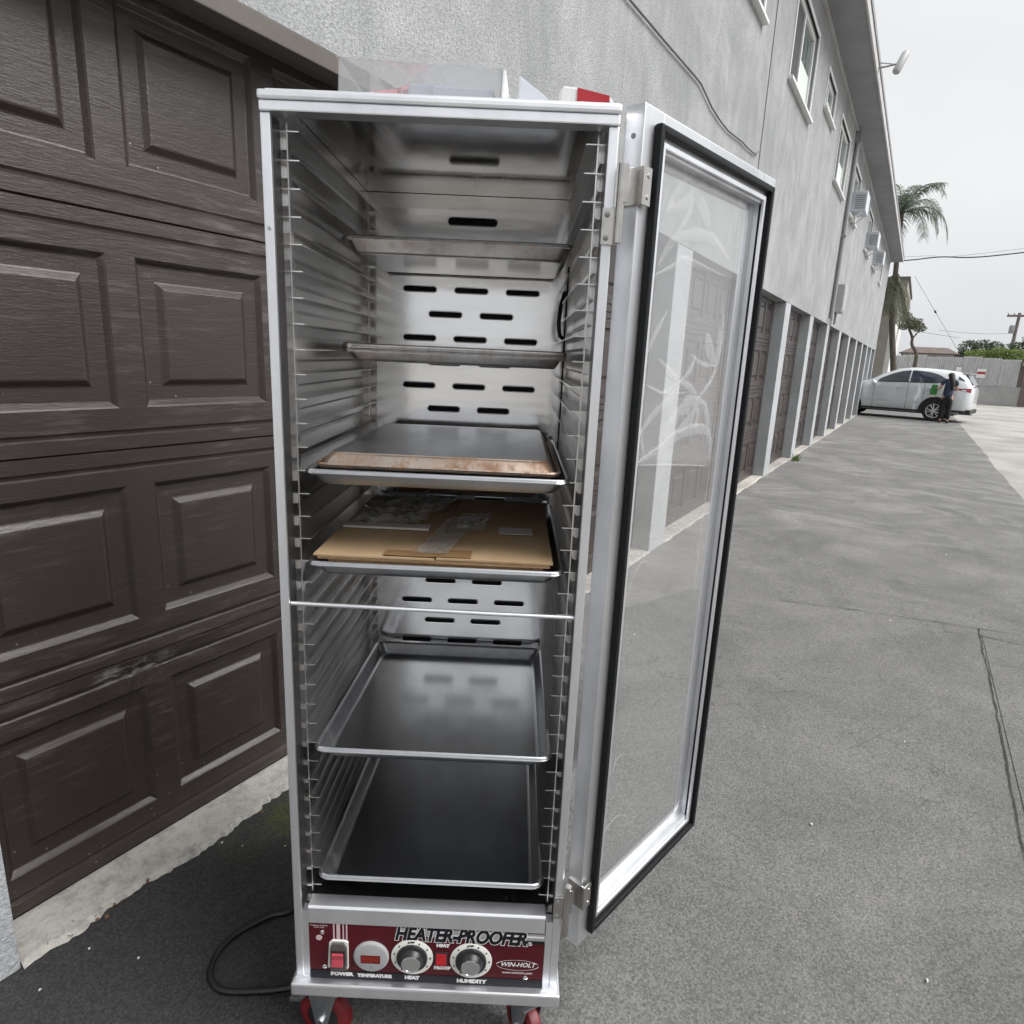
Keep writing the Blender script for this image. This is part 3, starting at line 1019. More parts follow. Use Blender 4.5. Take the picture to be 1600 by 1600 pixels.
# weeds at a pillar foot
t = alley('weed_tuft', 10.05, 0.05)
rng = random.Random(3)
mb = MB()
for i in range(90):
    x, y = rng.gauss(0, 0.09), -abs(rng.gauss(0, 0.04))
    a = rng.uniform(0, 6.28)
    h = rng.uniform(0.04, 0.13)
    w_ = 0.006
    dx, dy = math.cos(a) * w_, math.sin(a) * w_
    lx, ly = rng.gauss(0, 0.04), rng.gauss(0, 0.04)
    mb.add([(x - dx, y - dy, 0), (x + dx, y + dy, 0), (x + lx, y + ly, h)], [(0, 1, 2)])
o = mb.build('blades', 'grass', t)
tag(t, 'small tuft of green weeds at the foot of a grey pillar', 'weeds')

# litter flecks and dry leaves on the asphalt
mb = MB()
rng = random.Random(11)
for i in range(38):
    s, oo = (rng.uniform(0.3, 7), rng.uniform(0.3, 2.6)) if i < 18 else (rng.uniform(-0.4, 0.8), rng.uniform(0.02, 0.4))
    r = rng.uniform(0.003, 0.008) * (0.8 if i < 18 else 0.5)
    n = 5
    a0 = rng.uniform(0, 6)
    ring = [(s + math.cos(a0 + 2 * math.pi * k / n) * r * rng.uniform(0.5, 1.5), -oo + math.sin(a0 + 2 * math.pi * k / n) * r * rng.uniform(0.4, 1.0)) for k in range(n)]
    mb.add([(p[0], p[1], 0.004) for p in ring] + [(p[0] * 0.7 + s * 0.3, p[1] * 0.7 - oo * 0.3, 0.0075) for p in ring],
           [tuple(range(n, 2 * n))] + [(k, (k + 1) % n, n + (k + 1) % n, n + k) for k in range(n)])
lit = mb.build('litter', 'litter')
lit.location = bl(0, 0, 0)
lit.rotation_euler = (0, 0, RZ)
lit['kind'] = 'stuff'
tag(lit, 'small pale flecks of litter scattered over the asphalt', 'litter')
mb = MB()
for i in range(60):
    s = rng.uniform(-0.3, 1.3)
    oo = rng.gauss(0.0, 0.02)
    r = rng.uniform(0.003, 0.009)
    a = rng.uniform(0, 6)
    z0 = 0.006
    mb.add([(s + r * math.cos(a), -oo + r * math.sin(a), z0), (s - r * math.sin(a) * 0.5, -oo + r * math.cos(a) * 0.5, z0 + 0.006),
            (s - r * math.cos(a), -oo - r * math.sin(a), z0 + 0.002), (s + r * math.sin(a) * 0.5, -oo - r * math.cos(a) * 0.5, z0 + 0.001)], [(0, 1, 2, 3)])
lit = mb.build('dry_leaves', 'leaf_brown')
lit.location = bl(0, 0, 0.004)
lit.rotation_euler = (0, 0, RZ)
lit['kind'] = 'stuff'
tag(lit, 'brown crumbs of dry leaf along the concrete threshold', 'leaves')

# ------------------------------------------------------------------ the proofing cabinet
HW = 0.249
cab = empty('proofing_cabinet', (0, 0, 0))
tag(cab, 'tall aluminium heated proofing cabinet on red casters with its glass door open', 'cabinet')
DEPTH = 0.61
XL, XR = -0.2355, 0.2355       # inner faces of the side walls
# outer shell
MB().box(-HW, -HW + 0.004, 0.016, DEPTH, 0.212, 1.70).build('side_panel', 'alu_frame', cab)
MB().box(HW - 0.004, HW, 0.016, DEPTH, 0.212, 1.70).build('side_panel', 'alu_frame', cab)
MB().box(-HW + 0.005, HW - 0.005, DEPTH - 0.004, DEPTH, 0.212, 1.70).build('rear_panel', 'alu_frame', cab)
MB().box(XL - 0.006, XL, 0.032, 0.585, 0.36, 1.730).build('inner_wall', 'alu_inner', cab)
MB().box(XR, XR + 0.006, 0.032, 0.585, 0.36, 1.730).build('inner_wall', 'alu_inner', cab)
MB().box(XL, XR, 0.586, 0.590, 0.36, 1.730).build('inner_wall', 'alu_inner', cab)
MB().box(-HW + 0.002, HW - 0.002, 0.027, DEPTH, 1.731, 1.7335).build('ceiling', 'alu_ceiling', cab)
MB().box(XL, XR, 0.024, 0.58, 0.355, 0.36).build('floor_plate', 'alu_inner', cab)
# posts
for sgn in (-1, 1):
    mb = MB()
    mb.box(*sorted((sgn * 0.2497, sgn * 0.2352)), 0.0, 0.03, 0.2105, 1.6985)
    mb.build('post', 'alu_frame', cab, bevel=0.0018)
    mb = MB()
    mb.box(*sorted((sgn * 0.2350, sgn * 0.2225)), 0.0015, 0.02, 0.2105, 0.360)
    mb.build('post_filler', 'alu_frame', cab)
    MB().box(*sorted((sgn * 0.2350, sgn * 0.2345)), 0.004, 0.034, 0.361, 1.697).build('reveal_strip', 'post_dark', cab)  # thin dark sheet over the inner face of the post
# top frame: a lip below and a raised cap round the roof
mb = MB()
mb.box(-HW - 0.0005, HW + 0.0005, -0.004, 0.026, 1.699, 1.7125)
mb.build('top_rail', 'alu_frame', cab, bevel=0.002)
mb = MB()
mb.box(-HW - 0.002, HW + 0.002, -0.007, 0.0265, 1.713, 1.7255)
mb.build('top_cap', 'alu_frame', cab, bevel=0.004)
mb = MB()
mb.box(-HW - 0.002, HW + 0.002, 0.027, DEPTH + 0.004, 1.7337, 1.737)
mb.box(-HW - 0.002, -HW + 0.002, 0.027, DEPTH + 0.004, 1.70, 1.7336)
mb.box(HW - 0.002, HW + 0.002, 0.027, DEPTH + 0.004, 1.70, 1.7336)
mb.box(-HW + 0.0021, HW - 0.0021, DEPTH, DEPTH + 0.004, 1.70, 1.7336)
mb.box(-HW + 0.0021, HW - 0.0021, 0.0268, 0.0275, 1.7256, 1.7336)
mb.build('roof_panel', 'alu_frame', cab)
# floor sill over the control panel
mb = MB()
mb.prism([(-0.004, 0.339), (-0.004, 0.372), (-0.001, 0.376), (0.024, 0.3785), (0.024, 0.339)], 'x', -0.2222, 0.2205)
mb.build('sill', 'alu_frame', cab, bevel=0.0012)
# cross bar
MB().tube([(-0.2352, 0.008, 0.9705), (-0.1, 0.007, 0.9700), (0.1, 0.007, 0.9682), (0.2352, 0.008, 0.9675)], 0.0036, 10).build('cross_bar', 'alu_frame', cab, smooth=True)

# tray slides
SL = []
for k in range(35):
    z = 1.685 - 0.0381 * k
    SL.append(z)
mb = MB()
mb.box(0, 0.0280, 0.034, 0.56, -0.0008, 0.0008)
mb.prism([(0.0, -0.0009), (0.0075, -0.0009), (0.0075, -0.016), (0.0045, -0.020), (0.0, -0.0205)], 'y', 0.05, 0.55)
SLIDE_L = mb.mesh('slide', 'slide')
mb = MB()
mb.box(-0.0280, 0, 0.034, 0.56, -0.0008, 0.0008)
mb.prism([(0.0, -0.0009), (-0.0075, -0.0009), (-0.0075, -0.016), (-0.0045, -0.020), (0.0, -0.0205)], 'y', 0.05, 0.55)
SLIDE_R = mb.mesh('slide', 'slide')
for z in SL:
    link('slide', SLIDE_L, cab, (XL + 0.0002, 0, z))
    link('slide', SLIDE_R, cab, (XR - 0.0002, 0, z))
for x in (XL + 0.0095, XR - 0.0115):
    for y in (0.036, 0.545):
        MB().box(x, x + 0.002, y, y + 0.012, 0.372, 1.70).build('slide_upright', 'slide', cab)

# perforated air duct at the back, each slot a real opening
BX0, BX1, BY = -0.207, 0.219, 0.548


def slotted():
    mb = MB()
    slots = []
    for i in range(17):
        z = 1.524 - 0.05360 * i
        xs = (-0.109, 0.008, 0.125) if i % 2 == 0 else (-0.050, 0.067)
        slots += [(x, z, 0.0370, 0.0052) for x in xs]
    slots.append((0.007, 1.669, 0.054, 0.0068))
    zs = sorted(set([0.628, 1.692] + [s[1] + 0.0125 for s in slots] + [s[1] - 0.0125 for s in slots]))
    for j in range(len(zs) - 1):
        row = sorted([s for s in slots if zs[j] < s[1] < zs[j + 1]])
        if not row:
            mb.quad((BX0, 0, zs[j]), (BX1, 0, zs[j]), (BX1, 0, zs[j + 1]), (BX0, 0, zs[j + 1]))
            continue
        z0, z1 = zs[j], zs[j + 1]
        cuts = [BX0] + [s[0] for s in row] + [BX1]
        edges = [BX0]
        for s in row:
            edges += [s[0] - s[2] - 0.008, s[0] + s[2] + 0.008]
        edges.append(BX1)
        for k in range(0, len(edges) - 1, 2):
            mb.quad((edges[k], 0, z0), (edges[k + 1], 0, z0), (edges[k + 1], 0, z1), (edges[k], 0, z1))
        for (cx, cz, hw, hh) in row:
            x0, x1 = cx - hw - 0.008, cx + hw + 0.008
            inner = []
            nseg = 6
            for q, (ox, a0) in enumerate(((cx + hw - hh, -90), (cx - hw + hh, 90))):
                for i in range(nseg + 1):
                    an = R(a0 + 180 * i / nseg)
                    inner.append((ox + hh * math.cos(an), cz + hh * math.sin(an)))
            n = len(inner)
            ro, lo_ = cx + hw - hh, cx - hw + hh
            outer = [(ro, z0), (x1, z0), (x1, cz - 0.004), (x1, cz), (x1, cz + 0.004), (x1, z1), (ro, z1),
                     (lo_, z1), (x0, z1), (x0, cz + 0.004), (x0, cz), (x0, cz - 0.004), (x0, z0), (lo_, z0)]
            def grow(g):
                return [(q[0] + g * (1 if q[0] > cx + hw - hh - 1e-6 else -1) * abs(math.cos(math.atan2(q[1] - cz, q[0] - (cx + (hw - hh) * (1 if q[0] > cx else -1))))),
                         cz + (q[1] - cz) * (hh + g) / hh) for q in inner]
            layers = [(outer, 0.0), (grow(0.0026), 0.0), (grow(0.0016), -0.0024), (grow(0.0004), -0.0020), (inner, 0.001), (inner, 0.007)]
            vs = [(p[0], y_, p[1]) for pts_, y_ in layers for p in pts_]
            fs = []
            for q_ in range(len(layers) - 1):
                for i in range(n):
                    k2 = (i + 1) % n
                    fs.append((q_ * n + i, q_ * n + k2, (q_ + 1) * n + k2, (q_ + 1) * n + i))
            mb.add(vs, fs)
    # folded side and end flanges
    mb.quad((BX0, 0, 0.628), (BX0, 0, 1.692), (BX0, 0.03, 1.692), (BX0, 0.03, 0.628))
    mb.quad((BX1, 0, 0.628), (BX1, 0.03, 0.628), (BX1, 0.03, 1.692), (BX1, 0, 1.692))
    mb.quad((BX0, 0, 0.628), (BX0, 0.03, 0.628), (BX1, 0.03, 0.628), (BX1, 0, 0.628))
    mb.quad((BX0, 0, 1.692), (BX1, 0, 1.692), (BX1, 0.03, 1.692), (BX0, 0.03, 1.692))
    return mb


o = slotted().build('air_duct', 'alu_back', cab)
o.location = (0, BY, 0)
MB().box(BX0 + 0.004, BX1 - 0.004, BY + 0.012, BY + 0.014, 0.635, 1.688).build('duct_dark_sheet', 'dark_void', cab)  # near-black sheet stands in for the shade inside the duct
# sensor wire down the right-hand inner wall
MB().tube([(0.214, 0.44, 1.52), (0.206, 0.43, 1.49), (0.203, 0.42, 1.455), (0.207, 0.42, 1.43), (0.216, 0.44, 1.425)], 0.0045, 8).tube([(0.214, 0.36, 1.56), (0.213, 0.36, 1.45), (0.214, 0.36, 1.30), (0.213, 0.37, 1.17)], 0.002, 6).build('sensor_probe', 'black_rubber', cab, smooth=True)

# base and casters
mb = MB()
mb.box(-0.2557, 0.2557, -0.0185, DEPTH + 0.012, 0.1835, 0.2100)
mb.build('base', 'alu_frame', cab, bevel=0.004)
for sgn in (-1, 1):
    MB().box(*sorted((sgn * 0.2505, sgn * 0.222)), -0.003, 0.006, 0.2102, 0.2135).build('weld_bead', 'chrome', cab, bevel=0.001)


def caster(x, y, rz, brake):
    c = empty('caster', (x, y, 0), rz)
    c.parent = cab
    mb = MB()
    mb.lathe([(0.034, -0.0135), (0.050, -0.0135), (0.0555, -0.009), (0.057, 0), (0.0555, 0.009), (0.050, 0.0135), (0.034, 0.0135)], (0, 0, 0.0575), (0, 1, 0), 40, cap=False)
    mb.build('wheel', 'wheel_red', c, smooth=True)
    MB().lathe([(0.010, -0.016), (0.034, -0.0125), (0.034, 0.0125), (0.010, 0.016)], (0, 0, 0.0575), (0, 1, 0), 28).build('hub', 'black_plastic', c, smooth=True)
    fk = MB()
    for sg in (-1, 1):
        y0, y1 = sorted((sg * 0.0185, sg * 0.0215))
        fk.prism([(-0.012, 0.045), (0.012, 0.045), (0.016, 0.058), (0.034, 0.128), (-0.030, 0.128), (-0.015, 0.058)], 'y', y0, y1)
    fk.box(-0.034, 0.036, -0.0215, 0.0215, 0.1282, 0.132)
    fk.lathe([(0.03, 0), (0.033, 0.006), (0.03, 0.012)], (0, 0, 0.1322), seg=20)
    fk.box(-0.045, 0.045, -0.035, 0.035, 0.1445, 0.1480)
    fk.lathe([(0.014, 0), (0.014, 0.035)], (0, 0, 0.148), seg=14)
    fk.build('fork', 'zinc', c, bevel=0.0008)
    MB().lathe([(0.007, -0.026), (0.007, 0.026)], (0, 0, 0.0575), (0, 1, 0), 6).build('axle_bolt', 'chrome', c)
    if brake:
        MB().prism([(-0.072, 0.078), (-0.050, 0.084), (-0.030, 0.110), (-0.036, 0.116), (-0.056, 0.092), (-0.074, 0.086)], 'y', -0.018, 0.018).build('brake_lever', 'zinc', c, bevel=0.001)
    return c


caster(-0.212, 0.055, R(-14), True)
caster(0.196, 0.055, R(-58), True)
caster(-0.205, 0.54, R(20), False)
caster(0.205, 0.54, R(35), False)

# ---- control panel
PY = -0.002


def P(x, y):
    """crop position on the photographed panel -> (X, Z) on the panel face"""
    u = (x - 175.0) / 1165.0
    return (-0.2228 + 0.4443 * u, 0.2294 + (1320 + 55 * u - y) * 0.1110 / 240.0)


pan = MB()
pan.box(-0.2222, 0.2215, PY, 0.02, 0.2296, 0.3385)
panel = pan.build('control_panel', 'panel_red', cab)
MB().box(-0.2222, 0.2215, PY - 0.0006, 0.018, 0.2108, 0.2295).build('label_band', 'panel_black', panel)


def flat(name, x0, y0, x1, y1, mat, d=0.0008, z0=None):
    a, b = P(x0, y0), P(x1, y1)
    return MB().box(min(a[0], b[0]), max(a[0], b[0]), PY - d, PY + 0.001, min(a[1], b[1]), max(a[1], b[1])).build(name, mat, panel)


for (a, b) in ((297, 304), (314, 331), (344, 350), (360, 367)):
    flat('stripe', a, 1084, b, 1182, 'print_pink')
    flat('stripe', a, 1300, b, 1322, 'print_pink')
flat('banner', 612, 1112, 1340, 1184, 'panel_silver', 0.0006)
flat('banner_line', 1236, 1152, 1338, 1164, 'print_white', 0.0009)
flat('banner_line', 1236, 1174, 1338, 1194, 'panel_black', 0.0009)
flat('banner_line', 612, 1098, 1340, 1103, 'panel_black', 0.0009)


def word(body, x, y, size, mat, **kw):
    p = P(x, y)
    return letter('lettering', body, size, mat, panel, (p[0], PY - kw.pop('lift', 0.0009), p[1]), **kw)


word('HEATER-PROOFER', 925, 1155, 0.0415, 'print_white', shear=0.25, offset=0.0036, sx=0.72, lift=0.0007, extrude=0.0001)
word('HEATER-PROOFER', 925, 1155, 0.0415, 'panel_black', shear=0.25, offset=0.0018, sx=0.72, lift=0.0011, extrude=0.0001)
word('POWER', 336, 1343, 0.0105, 'print_white', offset=0.0008, sx=1.15)
word('TEMPERATURE', 500, 1353, 0.0098, 'print_white', offset=0.0008, sx=1.0)
word('HEAT', 688, 1362, 0.0105, 'print_white', offset=0.0008, sx=1.05)
word('HUMIDITY', 986, 1380, 0.0110, 'print_white', offset=0.0008, sx=1.08)
word('HEAT', 840, 1200, 0.0092, 'print_white', offset=0.0008, sx=1.05)
word('PROOF', 838, 1312, 0.0092, 'print_white', offset=0.0008, sx=1.05)
word('WIN-HOLT', 1213, 1296, 0.0138, 'print_white', shear=0.3, offset=0.0003, sx=0.95)
word('www.winholt.com', 1213, 1336, 0.0082, 'print_white', sx=0.95)
word('Professional Series', 228, 1098, 0.0046, 'print_pink', sx=0.95)
word('NHPL-1836', 228, 1108, 0.0042, 'print_pink')
# swoosh round the name
cx, cz = P(1213, 1297)
mb = MB()
for sg in (1, -1):
    prev = None
    for i in range(25):
        an = R(sg * (8 + 165 * i / 24.0)) if sg > 0 else R(-172 + 165 * i / 24.0)
        wv = 0.0006 + 0.0014 * (abs(math.cos(an)) ** 3 if (math.cos(an) * sg < 0) else 0.15)
        ca, sa = math.cos(an), math.sin(an)
        pt_ = ((cx + 0.039 * ca, PY - 0.0012, cz + 0.0115 * sa), (cx + (0.039 + wv) * ca, PY - 0.0012, cz + (0.0115 + wv) * sa))
        if prev:
            mb.quad(prev[0], pt_[0], pt_[1], prev[1])
        prev = pt_
mb.build('logo_swoosh', 'print_white', panel)


def disc(name, x, y, r, d0, d1, mat, prof=None, seg=32, parent=None):
    p = P(x, y)
    mb = MB()
    mb.lathe(prof or [(r, 0), (r, d1 - d0)], (p[0], PY - d0, p[1]), (0, -1, 0), seg)
    return mb.build(name, mat, parent or panel, smooth=True)


for (x, y) in ((243, 1133), (250, 1305), (1268, 1190), (1255, 1362)):
    disc('screw', x, y, 0, 0, 0, 'chrome', [(0.0046, 0), (0.0043, 0.0012), (0.0028, 0.0022), (0.0008, 0.0026)], 14)
disc('indicator', 226, 1160, 0, 0, 0, 'print_pink', [(0.0060, 0), (0.0058, 0.0008)], 14)
# power switch
sx_, sz_ = P(322, 1243)
mb = MB()
mb.prism([(sx_ - 0.021, sz_ - 0.030), (sx_ + 0.019, sz_ - 0.030), (sx_ + 0.019, sz_ + 0.030), (sx_ + 0.012, sz_ + 0.034), (sx_ - 0.011, sz_ + 0.034), (sx_ - 0.017, sz_ + 0.028)], 'y', PY - 0.003, PY + 0.001)
sw = mb.build('power_switch', 'dial_white', panel, bevel=0.001)
mb = MB()
mb.prism([(sx_ - 0.015, sz_ - 0.032), (sx_ + 0.014, sz_ - 0.032), (sx_ + 0.017, sz_ - 0.02), (sx_ + 0.017, sz_ + 0.02), (sx_ + 0.011, sz_ + 0.031), (sx_ - 0.010, sz_ + 0.031), (sx_ - 0.014, sz_ + 0.02)], 'y', PY - 0.008, PY - 0.0032)
mb.build('switch_body', 'switch_grey', sw, bevel=0.0015)
MB().box(sx_ - 0.0125, sx_ + 0.0135, PY - 0.0095, PY - 0.0082, sz_ - 0.0155, sz_ + 0.0155).build('switch_well', 'black_plastic', sw)
mb = MB()
mb.prism([(PY - 0.010, sz_ - 0.0125), (PY - 0.018, sz_ - 0.0125), (PY - 0.0145, sz_ + 0.002), (PY - 0.015, sz_ + 0.0125), (PY - 0.010, sz_ + 0.0125)], 'x', sx_ - 0.010, sx_ + 0.0115)
mb.build('rocker', 'rocker_pink', sw, bevel=0.001)
# temperature display
th = disc('temperature_display', 485, 1250, 0, 0, 0, 'bezel_grey', [(0.0335, 0), (0.0335, 0.0035), (0.0315, 0.0055), (0.0295, 0.006)], 40)
dx_, dz_ = P(483, 1257)
MB().box(dx_ - 0.0185, dx_ + 0.0185, PY - 0.0064, PY - 0.0055, dz_ - 0.0092, dz_ + 0.0092).build('screen', 'lcd_red', th)
dg_ = MB()
for k in range(4):
    xx = dx_ - 0.0125 + k * 0.0083
    for (a0, a1, b0, b1) in ((-0.0022, 0.0022, 0.0046, 0.0054), (-0.0022, 0.0022, -0.0054, -0.0046), (-0.0022, 0.0022, -0.0004, 0.0004), (-0.0029, -0.0022, -0.005, 0.005), (0.0022, 0.0029, -0.005, 0.005)):
        dg_.box(xx + a0, xx + a1, PY - 0.0068, PY - 0.0065, dz_ + b0, dz_ + b1)
dg_.build('digits', 'lcd_digit', th)
letter('unit_mark', 'F', 0.005, 'panel_black', th, (dx_ + 0.001, PY - 0.0065, dz_ - 0.018))


def knob(x, y):
    d = disc('dial', x, y, 0, 0, 0, 'dial_white', [(0.0398, 0), (0.0398, 0.0012), (0.039, 0.0016)], 48)
    c = P(x, y)
    for k in range(9):
        an = R(225 - k * 33.75 + 11)
        me = text_mesh(str(k + 1) if k else '0', 0.0058, offset=0.0003)
        me.materials.clear()
        me.materials.append(MAT['panel_black'])
        link('numeral', me, d, (c[0] + 0.0345 * math.cos(an), PY - 0.0022, c[1] + 0.0345 * math.sin(an)))
    me = text_mesh('OFF', 0.0052, offset=0.0003)
    me.materials.clear()
    me.materials.append(MAT['panel_black'])
    link('numeral', me, d, (c[0], PY - 0.0022, c[1] + 0.0352))
    disc('knob', x, y, 0, 0, 0, 'black_plastic', [(0.0295, 0.0016), (0.0290, 0.006), (0.0225, 0.0075), (0.0195, 0.0145), (0.0188, 0.0155)], 40, d)
    disc('knob_cap', x, y, 0, 0, 0, 'chrome', [(0.0180, 0.0156), (0.0178, 0.0172), (0.0155, 0.0180), (0.0152, 0.0176), (0.002, 0.0174)], 32, d)


knob(688, 1257)
knob(981, 1275)
hx, hz_ = P(833, 1262)
MB().box(hx - 0.0125, hx + 0.0125, PY - 0.003, PY + 0.001, hz_ - 0.0145, hz_ + 0.0145).build('mode_switch', 'black_plastic', panel, bevel=0.001)
mb = MB()
mb.prism([(PY - 0.003, hz_ - 0.0120), (PY - 0.0060, hz_ - 0.0120), (PY - 0.0045, hz_ + 0.0), (PY - 0.0042, hz_ + 0.0120), (PY - 0.003, hz_ + 0.0120)], 'x', hx - 0.0098, hx + 0.0098)
mb.build('mode_rocker', 'switch_red', panel, bevel=0.0008)

# ---- open glass door, hinged on the right-hand post and swung right round
DA = R(48.5)
DO = (0.283, 0.002)


def DT(t, z, w):
    return (DO[0] + math.cos(DA) * t + math.sin(DA) * w, DO[1] + math.sin(DA) * t - math.cos(DA) * w, z)


def dbox(mb, t0, t1, z0, z1, w0, w1):
    mb.T = lambda a, b, c: DT(a, b, c)
    mb.box(t0, t1, z0, z1, w0, w1)
    return mb


DZ0, DZ1, DW = 0.306, 1.732, 0.475
fr = MB()
RW = 0.052
dbox(fr, 0, RW, DZ0, DZ1, -0.031, 0)
dbox(fr, DW - RW, DW, DZ0, DZ1, -0.031, 0)
dbox(fr, RW, DW - RW, DZ1 - RW, DZ1, -0.031, -0.0005)
dbox(fr, RW, DW - RW, DZ0, DZ0 + RW, -0.031, -0.0005)
door = fr.build('door', 'alu_door', cab, bevel=0.0018)


def ring(name, t0, t1, z0, z1, wd, w0, w1, mat, bevel=0.0):
    mb = MB()
    dbox(mb, t0, t0 + wd, z0, z1, w0, w1)
    dbox(mb, t1 - wd, t1, z0, z1, w0, w1)
    dbox(mb, t0 + wd, t1 - wd, z1 - wd, z1, w0, w1)
    dbox(mb, t0 + wd, t1 - wd, z0, z0 + wd, w0, w1)
    return mb.build(name, mat, door, bevel=bevel)


ring('gasket', 0.028, 0.448, 0.322, 1.712, 0.011, 0.0003, 0.0125, 'black_rubber', 0.003)
ring('glazing_bead', 0.0475, 0.4285, 0.3415, 1.6925, 0.0075, 0.0003, 0.0055, 'alu_frame', 0.0012)
ring('glazing_seal', 0.0505, 0.4255, 0.3445, 1.6895, 0.0045, -0.004, -0.0008, 'black_rubber')
ring('inner_lip', 0.052, 0.424, 0.358, 1.680, 0.010, -0.028, -0.018, 'alu_frame', 0.001)
mb = MB()
dbox(mb, 0.0525, 0.4225, 0.3585, 1.6795, -0.0165, -0.0135)
pane = mb.build('pane', 'door_glass', door)
# protective film still stuck to the pane: a hazy sheet, its edges, and leaf-shaped folds
film = MB()
film.T = lambda a, b, c: DT(a, b, c)
FW = -0.0125


def leaf(pts, w, asym=0.0, lift=0.0):
    pts2 = smooth_path([(p[0], p[1], 0) for p in pts], 7)
    n_ = len(pts2) - 1
    prev_ = None
    for i, p in enumerate(pts2):
        d = (pts2[min(i + 1, n_)] - pts2[max(i - 1, 0)]).normalized()
        ww = w * (math.sin(math.pi * (0.04 + 0.92 * i / n_)) ** 0.8) * (1 + 0.35 * mnoise.noise((i * 0.5, w * 300, p.x * 9)))
        a_ = (p.x - d.y * ww * (1 + asym), p.y + d.x * ww * (1 + asym))
        b_ = (p.x + d.y * ww * (1 - asym), p.y - d.x * ww * (1 - asym))
        h_ = FW + lift + 0.0012 * math.sin(math.pi * i / n_)
        cur = ((a_[0], a_[1], h_), (p.x, p.y, h_ + 0.0012), (b_[0], b_[1], h_))
        if prev_:
            film.quad(prev_[0], cur[0], cur[1], prev_[1])
            film.quad(prev_[1], cur[1], cur[2], prev_[2])
        prev_ = cur


NA, NB_, NC, ND = (0.184, 1.656), (0.334, 1.381), (0.274, 1.325), (0.194, 1.352)
film.mi = 0
film.quad((0.056, 1.219, FW - 0.0004), (0.350, 1.190, FW - 0.0004), (0.352, 1.679, FW - 0.0004), (0.056, 1.679, FW - 0.0004))
film.mi = 1
k_ = 0
for pts_, w_ in (([(0.067, 1.509), (0.148, 1.54), (0.163, 1.55), (0.233, 1.548), (0.332, 1.541)], 0.006), ([(0.092, 1.531), (0.141, 1.577), (0.252, 1.596), (0.34, 1.57)], 0.010),
                 ([(0.094, 1.6), (0.122, 1.641), (0.171, 1.686)], 0.007), ([NA, (0.15, 1.63), (0.10, 1.615)], 0.010), ([NA, (0.21, 1.675), (0.24, 1.70 - 0.025)], 0.010), ([NA, (0.22, 1.64), (0.25, 1.61)], 0.012),
                 ([NA, (0.17, 1.62), (0.135, 1.58)], 0.007), ([(0.069, 1.383), (0.10, 1.43), (0.131, 1.465)], 0.004), ([(0.081, 1.221), (0.147, 1.241), (0.19, 1.258), (0.287, 1.270), (0.34, 1.249), (0.348, 1.20)], 0.011),
                 ([(0.145, 1.255), (0.215, 1.306), NC], 0.015), ([NC, (0.31, 1.30), (0.335, 1.26)], 0.008), ([NC, (0.31, 1.35), NB_], 0.006), ([NB_, (0.30, 1.41), (0.281, 1.441)], 0.013), ([NB_, (0.335, 1.42), (0.331, 1.455)], 0.010),
                 ([NB_, (0.27, 1.385), (0.23, 1.40)], 0.005), ([ND, (0.23, 1.37), (0.25, 1.40)], 0.006), ([ND, (0.23, 1.345), NC], 0.007), ([ND, (0.146, 1.334), (0.091, 1.347)], 0.004), ([ND, (0.16, 1.37), (0.12, 1.39)], 0.006),
                 ([NC, (0.25, 1.29), (0.20, 1.265)], 0.010), ([NC, (0.28, 1.29), (0.27, 1.265)], 0.006), ([(0.07, 1.26), (0.12, 1.30), (0.18, 1.33), ND], 0.009), ([(0.33, 1.50), (0.343, 1.44), (0.34, 1.385)], 0.006),
                 ([(0.10, 1.23), (0.07, 1.30), (0.085, 1.34)], 0.006)):
    leaf(pts_, w_, 0.2 * math.sin(k_ * 2.1), 0.0002 * (k_ % 5))
    k_ += 1
film.mi = 2
for pts_, w_ in (([(0.060, 1.219), (0.2, 1.207), (0.35, 1.190)], 0.0016), ([(0.351, 1.66), (0.351, 1.473), (0.351, 1.37), (0.350, 1.251), (0.350, 1.16), (0.346, 1.05), (0.349, 0.93)], 0.0016),
                 ([(0.067, 1.511), (0.148, 1.543), (0.163, 1.553), (0.233, 1.551), (0.332, 1.543)], 0.0010), ([(0.081, 1.223), (0.147, 1.244), (0.19, 1.262), (0.287, 1.275), (0.34, 1.254), (0.352, 1.20)], 0.0012),
                 ([(0.069, 1.383), (0.10, 1.425), (0.131, 1.468)], 0.0011), ([(0.091, 1.347), (0.146, 1.334), (0.239, 1.336)], 0.0010), ([NC, (0.32, 1.36), NB_], 0.0010), ([ND, (0.22, 1.372), (0.245, 1.40)], 0.0009),
                 ([NC, (0.30, 1.29), (0.335, 1.255)], 0.0009), ([(0.05 + 0.015, 0.95), (0.10, 1.02), (0.13, 1.04), (0.17, 1.02)], 0.0012), ([(0.07, 0.62), (0.11, 0.66), (0.16, 0.63)], 0.0008), ([(0.07, 0.50), (0.12, 0.52), (0.20, 0.47)], 0.0007)):
    leaf(pts_, w_, 0.0, 0.0016)
film.build('protective_film', ['film_sheet', 'film_fold', 'film_edge'], door)
